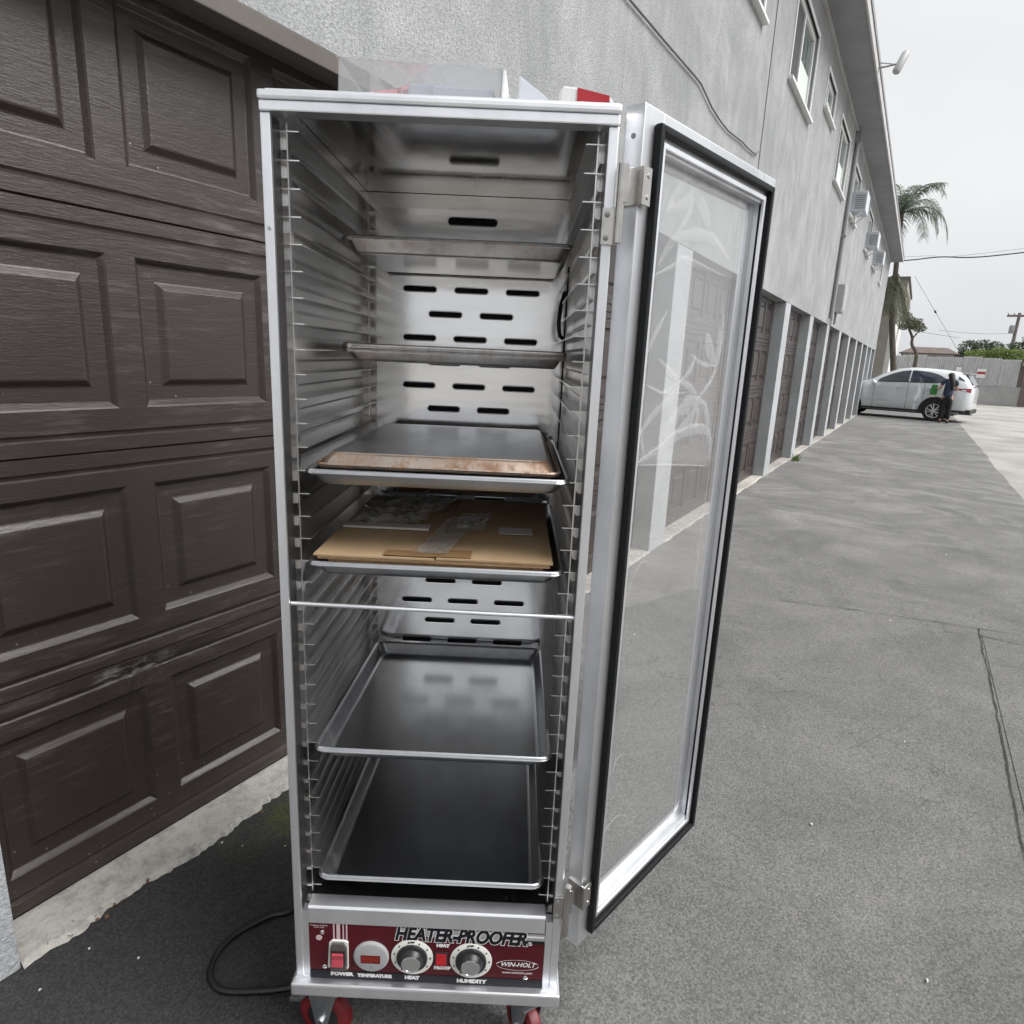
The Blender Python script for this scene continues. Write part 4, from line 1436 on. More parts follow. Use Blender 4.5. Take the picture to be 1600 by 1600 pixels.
# hinges
for (z0, z1, zp0, zp1, zd0, zd1) in ((1.547, 1.650, 1.545, 1.594, 1.600, 1.650), (0.345, 0.452, 0.374, 0.421, 0.397, 0.446)):
    mb = MB()
    mb.lathe([(0.0062, 0), (0.0062, z1 - z0)], (0.2568, -0.009, z0), seg=16)
    h = mb.build('hinge', 'steel', cab, smooth=True)
    mb = MB()
    mb.box(0.2335, 0.2570, -0.0042, -0.0008, zp0, zp1)
    mb.build('hinge_leaf', 'steel', h, bevel=0.0008)
    mb = MB()
    dbox(mb, -0.0035, -0.0005, zd0, zd1, -0.028, 0.006)
    dbox(mb, -0.0035, 0.018, zd0, zd1, 0.0061, 0.009)
    mb.T = None
    mb.box(0.2568, 0.2655, -0.0145, -0.0115, zd0, zd1)
    mb.build('hinge_leaf', 'steel', h, bevel=0.0006)
    zc = (zp0 + zp1) / 2
    for dz in (-0.0155, 0.0155):
        MB().lathe([(0.0040, 0), (0.0038, 0.0014), (0.0022, 0.0026)], (0.2405, -0.0042, zc + dz), (0, -1, 0), 12).build('screw', 'pipe_grey', h, smooth=True)
    for dz in (-0.014, 0.014):
        q = DT(0.010, (zd0 + zd1) / 2 + dz, 0.009)
        MB().lathe([(0.0036, 0), (0.003, 0.0015)], q, (math.sin(DA), -math.cos(DA), 0), 10).build('screw', 'steel', h, smooth=True)
q = DT(-0.0005, 1.692, -0.016)
MB().lathe([(0.0038, 0), (0.0034, 0.0008)], q, (-math.cos(DA), -math.sin(DA), 0), 14).build('rivet', 'pipe_grey', door)
MB().lathe([(0.0030, 0), (0.0026, 0.0010)], (-0.2424, 0.0, 1.548), (0, -1, 0), 12).build('rivet', 'zinc', cab)


# ------------------------------------------------------------------ sheet pans
def rrect(w, d, r, n=5):
    """rounded rectangle centred on x, from y=0 to y=d"""
    pts = []
    for (cx, cy, a0) in ((w / 2 - r, r, -90), (w / 2 - r, d - r, 0), (-w / 2 + r, d - r, 90), (-w / 2 + r, r, 180)):
        for i in range(n + 1):
            a = R(a0 + 90 * i / n)
            pts.append((cx + r * math.cos(a), cy + r * math.sin(a)))
    return pts


def pan_mesh(name, w, d, h, mats):
    mb = MB()
    #  inset, z, radius
    prof = [(0.0015, -0.006, 0.020), (0.0, -0.003, 0.021), (0.0008, 0.0012, 0.021), (0.0035, 0.0028, 0.019), (0.0065, 0.0012, 0.017), (0.0085, -0.002, 0.016),
            (0.0175, -h + 0.004, 0.016), (0.0205, -h + 0.0005, 0.018), (0.026, -h, 0.02)]
    rings = []
    for ins, z, r in prof:
        rings.append([(p[0], p[1] + ins, z) for p in rrect(w - 2 * ins, d - 2 * ins, r)])
    n = len(rings[0])
    vs = [p for rg in rings for p in rg]
    fs = []
    for k in range(len(rings) - 1):
        for i in range(n):
            j = (i + 1) % n
            fs.append((k * n + i, k * n + j, (k + 1) * n + j, (k + 1) * n + i))
    mb.mi = 0
    mb.add(vs, fs)
    mb.mi = 1
    last = rings[-1]
    mb.add(last, [tuple(range(n))])
    mb.mi = 0
    # underside of the pan
    und = []
    for ins, z, r in ((0.0095, -0.0035, 0.017), (0.0185, -h + 0.003, 0.017), (0.0215, -h - 0.0008, 0.019)):
        und.append([(p[0], p[1] + ins, z) for p in rrect(w - 2 * ins, d - 2 * ins, r)])
    vs = [p for rg in und for p in rg]
    fs = []
    for k in range(2):
        for i in range(n):
            j = (i + 1) % n
            fs.append((k * n + j, k * n + i, (k + 1) * n + i, (k + 1) * n + j))
    mb.add(vs, fs)
    mb.mi = 1
    mb.add(und[2], [tuple(range(n - 1, -1, -1))])
    return mb.mesh(name, mats, smooth=True, angle=50)


PANW, PAND = 0.421, 0.522


def pan_thing(label, z, y, w, d, h, rim, base, tilt=(0, 0), flip=False, x=0.003):
    e_ = empty('sheet_pan', (x, y, z))
    e_.rotation_euler = (tilt[0], tilt[1], 0)
    me = pan_mesh('sheet_pan', w, d, h, [rim, base])
    o = link('pan_body', me, e_)
    if flip:
        o.rotation_euler = (0, math.pi, 0)
    # rolled wire bead of the rim
    pts = [(p[0], p[1] + 0.0012, -0.0035) for p in rrect(w - 0.0024, d - 0.0024, 0.021)]
    pts.append(pts[0])
    r_ = MB().tube(pts, 0.0024, 6).build('rolled_rim', rim, e_, smooth=True)
    if flip:
        r_.rotation_euler = (0, math.pi, 0)
    return tag(e_, label, 'baking tray', 'sheet pans in the cabinet')


pan_thing('large dark empty sheet pan on the lowest rails, right above the control panel', SL[33] + 0.0055, 0.006, PANW, PAND, 0.023, 'pan', 'pan_black', tilt=(R(-3.6), 0))
pan_thing('large grey empty sheet pan on the second level from the bottom', SL[26] + 0.0055, 0.006, PANW, PAND, 0.023, 'pan', 'pan_dull', tilt=(R(-4.0), 0))
pan_thing('bright sheet pan carrying the flat cardboard box', SL[17] + 0.0065, 0.002, PANW, PAND, 0.023, 'pan', 'pan')
pan_thing('bright sheet pan under the upturned brown-crusted pan', SL[13] + 0.0065, 0.002, PANW, PAND, 0.023, 'pan', 'pan')
pan_thing('upturned sheet pan with a baked brown rim lying on another pan', SL[13] + 0.0125, 0.012, 0.392, 0.500, 0.020, 'pan_crust', 'pan', flip=True)
pan_thing('thin stained half-size pan, lower of the nested pair at eye level', SL[8] + 0.0060, 0.236, PANW, 0.30, 0.022, 'pan_baked', 'pan_dull')
pan_thing('thin stained half-size pan, upper of the nested pair at eye level', SL[8] + 0.0128, 0.232, PANW - 0.001, 0.30, 0.020, 'pan_baked', 'pan_dull')
pan_thing('half-size pan with a stained front on the topmost occupied rails', SL[3] + 0.0100, 0.240, PANW, 0.30, 0.026, 'pan_baked', 'pan_dull')

# ------------------------------------------------------------------ flat cardboard box on its pan
bz = SL[17] + 0.0065
cb = empty('cardboard_box', (0.002, 0.014, bz - 0.0225))
MB().box(-0.180, 0.178, 0.018, 0.44, 0.0, 0.0262).box(-0.194, 0.1885, 0.003, 0.44, 0.0263, 0.0325).build('carton', 'cardboard_edge', cb)
mb = MB()


def wavy_sheet(x0, x1, y0, y1, z, nx, ny, amp, fr, seed, th=0.003):
    m_ = MB()
    top = [[(x0 + (x1 - x0) * i / nx, y0 + (y1 - y0) * j / ny) for i in range(nx + 1)] for j in range(ny + 1)]
    zz = lambda p: z + amp * mnoise.noise((p[0] * fr + seed, p[1] * fr, seed * 1.7))
    o_ = len(m_.v)
    vs = [(p[0], p[1], zz(p)) for r_ in top for p in r_] + [(p[0], p[1], zz(p) - th) for r_ in top for p in r_]
    K = (nx + 1) * (ny + 1)
    fs = []
    for j in range(ny):
        for i in range(nx):
            a = j * (nx + 1) + i
            fs.append((a, a + 1, a + nx + 2, a + nx + 1))
            fs.append((K + a, K + a + nx + 1, K + a + nx + 2, K + a + 1))
    for i in range(nx):
        fs.append((K + i, K + i + 1, i + 1, i))
        a = ny * (nx + 1) + i
        fs.append((a, a + 1, K + a + 1, K + a))
    for j in range(ny):
        a = j * (nx + 1)
        fs.append((a, a + nx + 1, K + a + nx + 1, K + a))
        a += nx
        fs.append((K + a, K + a + nx + 1, a + nx + 1, a))
    m_.add(vs, fs)
    return m_


wavy_sheet(-0.199, -0.0015, -0.002, 0.445, 0.0362, 10, 14, 0.0022, 7, 2.0).build('flap', 'cardboard', cb, smooth=True)
wavy_sheet(0.0015, 0.193, -0.001, 0.445, 0.0358, 10, 14, 0.0020, 7, 5.0).build('flap', 'cardboard', cb, smooth=True)
wavy_sheet(-0.085, 0.005, 0.001, 0.030, 0.0392, 10, 4, 0.002, 9, 2.6, 0.0006).build('tape', 'tape_brown', cb, smooth=True)
wavy_sheet(0.006, 0.058, 0.002, 0.042, 0.0390, 8, 4, 0.0018, 9, 5.3, 0.0006).build('tape', 'tape_brown', cb, smooth=True)


def crumple(x0, y0, x1, y1, w0, w1, z, amp, seed, n=40, m_=10):
    mb = MB()
    vs = []
    for j in range(n + 1):
        t_ = j / n
        cx, cy = x0 + (x1 - x0) * t_, y0 + (y1 - y0) * t_
        w_ = w0 + (w1 - w0) * t_
        for i in range(m_ + 1):
            u = (i / m_ - 0.5) * w_
            h = amp * (0.5 + abs(mnoise.noise((u * 60, t_ * 22, seed))) * 1.2 + 0.7 * mnoise.noise((u * 25, t_ * 9, seed + 4)))
            vs.append((cx + u + 0.002 * mnoise.noise((t_ * 30, u * 40, seed + 8)), cy, z + max(h, 0.0004)))
    fs = [(j * (m_ + 1) + i, j * (m_ + 1) + i + 1, (j + 1) * (m_ + 1) + i + 1, (j + 1) * (m_ + 1) + i) for j in range(n) for i in range(m_)]
    mb.add(vs, fs)
    return mb


crumple(-0.008, 0.006, 0.028, 0.26, 0.052, 0.062, 0.0395, 0.005, 1.0).build('clear_tape', 'clear_tape', cb)
crumple(0.045, 0.15, 0.05, 0.27, 0.05, 0.06, 0.041, 0.010, 3.0, 20, 10).build('clear_tape', 'clear_tape', cb)
MB().box(0.098, 0.162, 0.160, 0.205, 0.0382, 0.0390).build('paper_label', 'paper_white', cb)
tag(cb, 'flat brown cardboard box with crinkled tape lying on a sheet pan', 'cardboard box')

pl = empty('plastic_wrap', (-0.115, 0.17, bz + 0.0165))
crumple(0.0, 0.0, 0.03, 0.26, 0.13, 0.20, 0.0, 0.018, 7.0, 40, 22).build('film', 'clear_tape', pl)
MB().box(-0.075, 0.085, 0.0, 0.03, 0.0, 0.004).build('card_insert', 'paper_white', pl)
tag(pl, 'crumpled clear plastic wrap behind the tape on the cardboard box', 'plastic wrap')

# ------------------------------------------------------------------ things on top of the cabinet
TOPZ = 1.7373
t = empty('plastic_organizer', (-0.047, 0.11, TOPZ + 0.003), R(-2))
w_, d_, h_ = 0.25, 0.17, 0.066
t.rotation_euler = (0, R(2.2), R(-2))
mb = MB()
mb.box(-w_ / 2, w_ / 2, 0, 0.002, 0.0, h_)
mb.box(-w_ / 2, w_ / 2, d_ - 0.002, d_, 0.0, h_)
mb.box(-w_ / 2, -w_ / 2 + 0.002, 0.0021, d_ - 0.0021, 0.0, h_)
mb.box(w_ / 2 - 0.002, w_ / 2, 0.0021, d_ - 0.0021, 0.0, h_)
mb.box(-w_ / 2 + 0.002, w_ / 2 - 0.002, 0.002, d_ - 0.002, 0.0, 0.002)
mb.build('tub', 'clear_plastic', t, bevel=0.0006)
MB().box(-w_ / 2 - 0.003, w_ / 2 + 0.003, -0.003, d_ + 0.003, h_ + 0.0005, h_ + 0.0055).build('lid', 'clear_plastic', t, bevel=0.001)
for k in range(3):
    x = -w_ / 2 + w_ * (k + 1) / 5.2
    MB().box(x, x + 0.0015, 0.003, d_ - 0.003, 0.003, h_ - 0.004).build('divider', 'clear_plastic', t)
MB().box(-0.02, w_ / 2 - 0.012, 0.012, d_ - 0.02, 0.003, 0.045).build('tray_insert', 'lavender', t, bevel=0.004)
MB().box(w_ / 2 + 0.0005, w_ / 2 + 0.005, 0.0, d_, 0.004, h_ + 0.001).build('clasp', 'vinyl_white', t, bevel=0.001)
tag(t, 'clear plastic lidded organizer box on top of the cabinet', 'plastic box')
t = empty('pink_tool', (-0.085, 0.17, TOPZ + 0.006))
mb = MB()
mb.tube([(-0.05, 0, 0.033), (-0.03, 0, 0.036), (0.0, 0.005, 0.04)], 0.011, 8)
mb.tube([(-0.005, 0.0, 0.044), (0.012, 0.0, 0.047), (0.03, 0.004, 0.038), (0.05, 0.01, 0.032)], 0.012, 8, [0.006, 0.013, 0.012, 0.006])
mb.box(-0.055, 0.055, -0.02, 0.03, 0.0, 0.026)
mb.build('handles', 'pink_plastic', t, smooth=True, bevel=0.002)
tag(t, 'pink plastic handled pieces inside the clear organizer box', 'utensils')
t = empty('clear_pouch', (0.105, 0.15, TOPZ))
mb = MB()
mb.prism([(0.0, 0.0), (0.052, 0.0), (0.05, 0.042), (0.040, 0.050), (0.0, 0.076)], 'y', 0.0, 0.1)
mb.build('pouch', 'pouch', t, bevel=0.003)
MB().prism([(0.008, 0.002), (0.045, 0.002), (0.042, 0.034), (0.008, 0.055)], 'y', 0.03, 0.08).build('contents', 'white_card', t, bevel=0.004)
tag(t, 'small clear wedge-shaped pouch on the cabinet beside the organizer', 'pouch')
t = empty('product_pack', (0.168, 0.13, TOPZ), R(-4))
mb = MB()
mb.prism([(0.0, 0.0), (0.085, 0.0), (0.085, 0.036), (0.076, 0.045), (0.03, 0.0545), (0.006, 0.057), (0.0, 0.048)], 'y', 0.0, 0.09)
mb.build('pack', 'white_card', t, bevel=0.004)
mb = MB()
mb.prism([(0.028, 0.018), (0.078, 0.018), (0.078, 0.0425), (0.028, 0.0530)], 'y', -0.0016, -0.0004)
mb.build('red_label', 'red_card', t)
mb = MB()
mb.prism([(0.033, 0.014), (0.058, 0.014), (0.056, 0.030), (0.035, 0.034)], 'y', -0.0030, -0.0018)
mb.build('white_patch', 'white_card', t)
tag(t, 'white package with a red label on the cabinet top near the door hinge', 'package')

# power cord
zc = 0.0095
cpts = [(-0.18, 0.625, 0.24), (-0.22, 0.65, 0.13), (-0.26, 0.55, 0.03), (-0.32, 0.42, zc), (-0.383, 0.342, zc), (-0.43, 0.322, zc), (-0.488, 0.272, zc), (-0.513, 0.222, zc), (-0.509, 0.171, zc),
        (-0.487, 0.141, zc), (-0.454, 0.126, zc), (-0.386, 0.129, zc), (-0.325, 0.139, zc), (-0.22, 0.17, zc), (-0.1, 0.3, zc), (0.05, 0.36, zc)]
t = empty('power_cord', (-0.4, 0.25, 0))
mb = MB(lambda x, y, z: (x + 0.4, y - 0.25, z))
mb.tube(smooth_path(cpts), 0.0068, 10)
mb.build('cable', 'cord', t, smooth=True)
mb = MB(lambda x, y, z: (x + 0.4, y - 0.25, z))
mb.box(0.05, 0.085, 0.345, 0.375, 0.004, 0.028)
mb.build('plug', 'cord', t, bevel=0.004)
tag(t, 'black power cord looped on the asphalt left of the cabinet', 'power cord')

# ------------------------------------------------------------------ white car in the open bay
CA = R(10)                      # turned 10 degrees off square to the wall
car = alley('parked_car', 22.97 + 0.80 * math.cos(CA), 2.06 + 0.80 * math.sin(CA), 0.0, 0)
# car x forward = into the building (+y of alley frame), left side towards the camera
car.rotation_euler = (0, 0, RZ + math.pi / 2 - CA)
ST = [(-0.90, 0.42, 0.86, 0.95, 0.52, 0.50), (-0.86, 0.34, 0.93, 1.06, 0.66, 0.60), (-0.74, 0.29, 1.05, 1.28, 0.755, 0.585), (-0.60, 0.26, 1.10, 1.44, 0.785, 0.585), (-0.35, 0.25, 1.13, 1.51, 0.80, 0.59),
      (0.0, 0.24, 1.14, 1.55, 0.805, 0.60), (0.5, 0.235, 1.14, 1.58, 0.805, 0.60), (0.85, 0.235, 1.14, 1.58, 0.805, 0.595), (1.17, 0.235, 1.13, 1.54, 0.805, 0.585), (1.6, 0.235, 1.12, 1.36, 0.80, 0.57),
      (1.93, 0.24, 1.09, 1.16, 0.80, 0.62), (2.3, 0.24, 1.02, 1.07, 0.80, 0.68), (2.8, 0.25, 0.94, 0.99, 0.78, 0.68), (3.1, 0.28, 0.80, 0.86, 0.70, 0.62), (3.22, 0.36, 0.62, 0.68, 0.56, 0.5)]


def car_ring(x):
    for k in range(len(ST) - 1):
        if ST[k][0] <= x <= ST[k + 1][0]:
            u = (x - ST[k][0]) / (ST[k + 1][0] - ST[k][0])
            v_ = [a + (b - a) * u for a, b in zip(ST[k], ST[k + 1])]
            break
    _, zb, zbelt, zr, w, wr = v_
    h = zbelt - zb
    wb = w * 0.965
    return [(0, zb), (w * 0.86, zb), (w * 0.97, zb + 0.06), (w * 0.985, zb + h * 0.30), (w, zb + h * 0.42), (w * 0.995, zb + h * 0.62), (w * 0.985, zb + h * 0.80), (wb, zbelt),
            (wb + (wr - wb) * 0.5, zbelt + (zr - zbelt) * 0.52), (wr, zr - (zr - zbelt) * 0.16), (wr * 0.86, zr - (zr - zbelt) * 0.05), (wr * 0.4, zr - 0.002), (0, zr)]


def side_y(x, z):
    rg = car_ring(x)
    for k in range(2, len(rg) - 2):
        (y0, z0), (y1, z1) = rg[k], rg[k + 1]
        if z0 <= z <= z1 and z1 > z0:
            return y0 + (y1 - y0) * (z - z0) / (z1 - z0)
    return rg[2][0]


mb = MB()
xs = sorted(set([s[0] for s in ST] + [-0.9 + 0.1 * i for i in range(41)]))
xs = [x for x in xs if x <= 3.22]
rr = []
for x in xs:
    rg = car_ring(x)
    rr.append([(x, y, z) for y, z in rg] + [(x, -y, z) for y, z in rg[-2:0:-1]])
n = len(rr[0])
vs = [p for r_ in rr for p in r_]
fs = [(i * n + j, i * n + (j + 1) % n, (i + 1) * n + (j + 1) % n, (i + 1) * n + j) for i in range(len(rr) - 1) for j in range(n)]
fs += [tuple(range(n)), tuple((len(rr) - 1) * n + i for i in range(n - 1, -1, -1))]
mb.add(vs, fs)
body = mb.build('body', 'car_paint', car, smooth=True, angle=60)


def drape(name, lo, hi, x0, x1, mat, parent, off=0.006, nx=24, nz=5, sides=(1, -1)):
    """panel laid on the body side between two height curves, with its own thickness"""
    obs = []
    for sg in sides:
        mb = MB()
        vs, vb = [], []
        for i in range(nx + 1):
            x = x0 + (x1 - x0) * i / nx
            for j in range(nz + 1):
                z = lo(x) + (hi(x) - lo(x)) * j / nz
                y = side_y(x, z)
                vs.append((x, sg * (y + off), z))
                vb.append((x, sg * (y - 0.01), z))
        K = len(vs)
        q = nz + 1
        fs = []
        for i in range(nx):
            for j in range(nz):
                a = i * q + j
                f_ = (a, a + q, a + q + 1, a + 1)
                fs.append(f_ if sg < 0 else f_[::-1])
        for i in range(nx):
            fs.append((i * q, (i + 1) * q, K + (i + 1) * q, K + i * q))
            fs.append((i * q + nz, (i + 1) * q + nz, K + (i + 1) * q + nz, K + i * q + nz))
        mb.add(vs + vb, fs)
        obs.append(mb.build(name, mat, parent, smooth=True))
    return obs


def curve(pts):
    def f(x):
        if x <= pts[0][0]:
            return pts[0][1]
        for (a, za), (b, zb) in zip(pts, pts[1:]):
            if a <= x <= b:
                u = (x - a) / (b - a)
                return za + (zb - za) * u
        return pts[-1][1]
    return f


wtop = curve([(-0.22, 1.24), (-0.12, 1.31), (0.05, 1.40), (0.25, 1.455), (0.5, 1.485), (0.77, 1.495), (1.05, 1.455), (1.3, 1.37), (1.56, 1.24), (1.66, 1.155)])
wbot = curve([(-0.22, 1.20), (0.0, 1.17), (0.2, 1.155), (1.66, 1.125)])
drape('side_window', wbot, wtop, -0.21, 0.76, 'car_glass', body)
drape('side_window', wbot, wtop, 0.80, 1.64, 'car_glass', body)
for (x0, x1) in ((-0.30, 1.74),):
    drape('window_trim', lambda x: wbot(x) - 0.022, lambda x: wbot(x) - 0.002, x0, x1, 'car_black', body, 0.004)
drape('quarter_window', curve([(-0.66, 1.22), (-0.47, 1.28)]), curve([(-0.66, 1.24), (-0.47, 1.37)]), -0.64, -0.47, 'car_glass', body, nx=6)
drape('sill_cladding', lambda x: 0.262, lambda x: 0.315, 0.30, 2.05, 'car_black', body, 0.012)
drape('rear_cladding', lambda x: 0.30, lambda x: 0.37, -0.84, -0.44, 'car_black', body, 0.012)
drape('door_crease', lambda x: 0.545, lambda x: 0.575, 0.42, 1.98, 'car_paint', body, 0.012)
for xd in (0.78, -0.02 + 0.36, 1.72):
    drape('door_seam', lambda x: 0.33 if xd > 0.5 else 0.60, lambda x: 1.12, xd, xd + 0.010, 'car_black', body, 0.0015, 1, 10)
for xh in (1.01, 0.18):
    drape('door_handle', lambda x: 0.955, lambda x: 0.985, xh - 0.08, xh + 0.08, 'car_paint', body, 0.03, 6, 2)
drape('tail_light', curve([(-0.84, 0.90), (-0.5, 0.985)]), curve([(-0.84, 1.03), (-0.5, 1.01)]), -0.84, -0.5, 'tail_red', body, 0.010)
drape('tail_lens', curve([(-0.73, 0.935), (-0.62, 0.95)]), curve([(-0.73, 0.985), (-0.62, 0.985)]), -0.73, -0.62, 'lens_clear', body, 0.016, 6)
MB().box(-0.905, -0.885, -0.42, 0.42, 1.08, 1.11).build('rear_wiper', 'car_black', body)
mb = MB()
mb.add([(-0.84, y, 1.14) for y in (-0.55, 0.55)] + [(-0.66, y, 1.41) for y in (0.50, -0.50)] + [(-0.81, y, 1.14) for y in (-0.55, 0.55)] + [(-0.63, y, 1.41) for y in (0.50, -0.50)],
       [(0, 1, 2, 3), (7, 6, 5, 4), (0, 4, 5, 1), (1, 5, 6, 2), (2, 6, 7, 3), (3, 7, 4, 0)])
mb.build('rear_window', 'car_glass', body)
MB().box(-0.76, -0.52, -0.52, 0.52, 1.445, 1.47).build('spoiler', 'car_paint', body, bevel=0.008)
MB().box(-0.92, -0.6, -0.70, 0.70, 0.27, 0.40).build('rear_bumper', 'car_black', body, bevel=0.03)
for sg in (1, -1):
    mb = MB()
    mb.lathe([(0.045, -0.07), (0.075, -0.03), (0.075, 0.05), (0.05, 0.08)], (1.73, sg * 0.90, 1.07), (0.3, sg, 0), 14)
    mb.tube([(1.70, sg * 0.78, 1.05), (1.72, sg * 0.88, 1.06)], 0.022, 6)
    mb.build('mirror', 'car_paint', body, smooth=True)
for xa in (0.0, 2.45):
    for sg in (1, -1):
        # wheel arch: a black liner disc and flared lip standing proud of the side
        mb = MB()
        N_ = 28
        prev = None
        for i in range(N_ + 1):
            an = math.pi * (-0.06 + 1.12 * i / N_)
            ca, sa = math.cos(an), math.sin(an)
            pr_ = []
            for (r_, off) in ((0.0, 0.004), (0.36, 0.004), (0.365, 0.022), (0.415, 0.022), (0.43, -0.01)):
                x, z = xa + r_ * ca, max(0.315 + r_ * sa, 0.25)
                y = side_y(min(max(x, -0.88), 3.2), max(z, 0.35))
                pr_.append((x, sg * (y + off), z))
            if prev:
                for k in range(4):
                    mb.quad(prev[k], pr_[k], pr_[k + 1], prev[k + 1])
            prev = pr_
        mb.build('wheel_arch', 'car_black', body)
        wy = sg * 0.735
        w0 = empty('wheel', (xa, wy, 0.315))
        w0.parent = car
        MB().lathe([(0.21, -0.085), (0.285, -0.09), (0.31, -0.07), (0.315, 0), (0.31, 0.07), (0.285, 0.09), (0.21, 0.085)], (0, 0, 0), (0, 1, 0), 36, cap=False).build('tyre', 'tyre', w0, smooth=True)
        rim = MB()
        rim.lathe([(0.215, -0.085), (0.195, -0.08), (0.19, 0.0), (0.195, 0.08), (0.215, 0.085)], (0, 0, 0), (0, 1, 0), 36, cap=False)
        rim.lathe([(0.05, 0.055), (0.045, 0.075)], (0, 0, 0), (0, sg, 0), 14)
        for k in range(5):
            for da in (-0.15, 0.15):
                a = 2 * math.pi * k / 5 + da
                b_ = 2 * math.pi * k / 5 + da * 1.6
                rim.tube([(0.03 * math.cos(a), sg * 0.065, 0.03 * math.sin(a)), (0.20 * math.cos(b_), sg * 0.078, 0.20 * math.sin(b_))], 0.016, 6)
        rim.build('rim', 'rim', w0, smooth=True)
        MB().lathe([(0.185, -0.02), (0.185, 0.0)], (0, 0, 0), (0, sg, 0), 28).build('brake', 'car_black', w0)
MB().box(-0.5, 2.9, -0.62, 0.62, 0.20, 0.30).build('underbody', 'car_black', car)
MB().tube([(-0.95, 0.5, 0.27), (-0.4, 0.5, 0.27)], 0.03, 8).build('exhaust', 'pipe_grey', car, smooth=True)
tag(car, 'silver-white sport utility car nosing into an open garage bay', 'car')

# ------------------------------------------------------------------ person beside the car
def skin_mesh(name, verts, edges, radii, root=0, sub=1):
    me = bpy.data.meshes.new(name)
    me.from_pydata(verts, edges, [])
    o = bpy.data.objects.new(name, me)
    col.objects.link(o)
    md = o.modifiers.new('skin', 'SKIN')
    md.use_smooth_shade = True
    for i, sv in enumerate(me.skin_vertices[0].data):
        r_ = radii[i]
        sv.radius = (r_, r_) if isinstance(r_, (int, float)) else r_
        sv.use_root = (i == root)
    sb = o.modifiers.new('sub', 'SUBSURF')
    sb.levels = sub
    sb.render_levels = sub
    dg = bpy.context.evaluated_depsgraph_get()
    m2 = bpy.data.meshes.new_from_object(o.evaluated_get(dg))
    m2.name = name
    bpy.data.objects.remove(o)
    return m2


def chain_obj(name, chains, mat, parent, sub=1):
    """chains: list of (list of (pos, r)), joined where positions coincide"""
    vs, es, rs, idx = [], [], [], {}
    for ch in chains:
        last = None
        for p, r_ in ch:
            key = tuple(round(c, 4) for c in p)
            if key not in idx:
                idx[key] = len(vs)
                vs.append(p)
                rs.append(r_)
            k = idx[key]
            if last is not None and last != k:
                es.append((last, k))
            last = k
    me = skin_mesh(name, vs, es, rs, 0, sub)
    me.materials.clear()
    me.materials.append(MAT[mat])
    return link(name, me, parent)


# local frame of the figure: +x is her left-to-right in the picture, +y away from camera, facing the car and a little left
per = alley('person', 22.40, 2.33, 0.0, 0)
per.rotation_euler = (0, 0, RZ - math.pi / 2 + R(4))
H = 1.50
pel, chest, neck, head = (0, 0, 0.80), (0.01, 0.0, 1.13), (0.0, 0.02, 1.27), (-0.015, 0.045, 1.40)
Ls, Rs = (-0.15, 0.02, 1.215), (0.16, -0.01, 1.215)
Le, Re = (-0.22, 0.02, 1.00), (0.20, 0.06, 0.98)
Lw, Rw = (-0.30, 0.14, 0.99), (0.06, 0.20, 0.96)
Lh, Rh = (-0.075, 0.0, 0.77), (0.08, 0.0, 0.77)
Lk, Rk = (-0.085, 0.01, 0.43), (0.085, -0.02, 0.43)
La, Ra = (-0.08, -0.02, 0.07), (0.10, -0.05, 0.07)
ch = [[(pel, 0.13), ((0.0, 0.0, 0.95), 0.105), (chest, 0.125), ((0.0, 0.01, 1.215), 0.075), (neck, 0.045), ((-0.008, 0.03, 1.33), 0.052), (head, 0.078), ((-0.012, 0.04, 1.47), 0.055)],
      [((0.0, 0.01, 1.215), 0.075), (Ls, 0.05), (Le, 0.037), (Lw, 0.026), ((-0.325, 0.185, 0.985), 0.026)],
      [((0.0, 0.01, 1.215), 0.075), (Rs, 0.05), (Re, 0.037), (Rw, 0.026), ((0.02, 0.235, 0.955), 0.026)],
      [(pel, 0.13), (Lh, 0.085), (Lk, 0.056), (La, 0.036), ((-0.085, 0.07, 0.035), 0.034), ((-0.088, 0.13, 0.025), 0.024)],
      [(pel, 0.13), (Rh, 0.085), (Rk, 0.056), (Ra, 0.036), ((0.105, 0.04, 0.035), 0.034), ((0.108, 0.10, 0.025), 0.024)]]
for base, sgn in (((-0.325, 0.185, 0.985), -1), ((0.02, 0.235, 0.955), 1)):
    for k in range(4):
        b = Vector(base)
        f1 = b + Vector((-0.014 * (sgn) * 0 + (k - 1.5) * 0.012 * 0.4, 0.03, (1.5 - k) * 0.014))
        f2 = f1 + Vector((0.012 * -sgn, 0.026 - 0.004 * abs(k - 1.2), -0.010))
        ch.append([(base, 0.026), (tuple(f1), 0.0085), (tuple(f2), 0.007)])
    tb = Vector(base) + Vector((0.018 * -sgn, 0.012, 0.022))
    ch.append([(base, 0.026), (tuple(tb), 0.009), (tuple(tb + Vector((0.006 * -sgn, 0.022, 0.006))), 0.007)])
pbody = chain_obj('body', ch, 'skin', per)
chain_obj('shirt', [[((0, 0, 0.74), 0.150), ((0, 0, 0.84), 0.150), ((0.0, 0.0, 0.95), 0.130), ((0.01, 0, 1.13), 0.142), ((0, 0.01, 1.225), 0.082)],
                    [((0, 0.01, 1.225), 0.082), ((-0.15, 0.02, 1.217), 0.064), ((-0.192, 0.02, 1.09), 0.055)],
                    [((0, 0.01, 1.225), 0.082), ((0.16, -0.01, 1.217), 0.064), ((0.185, 0.025, 1.09), 0.055)]], 'shirt', per)
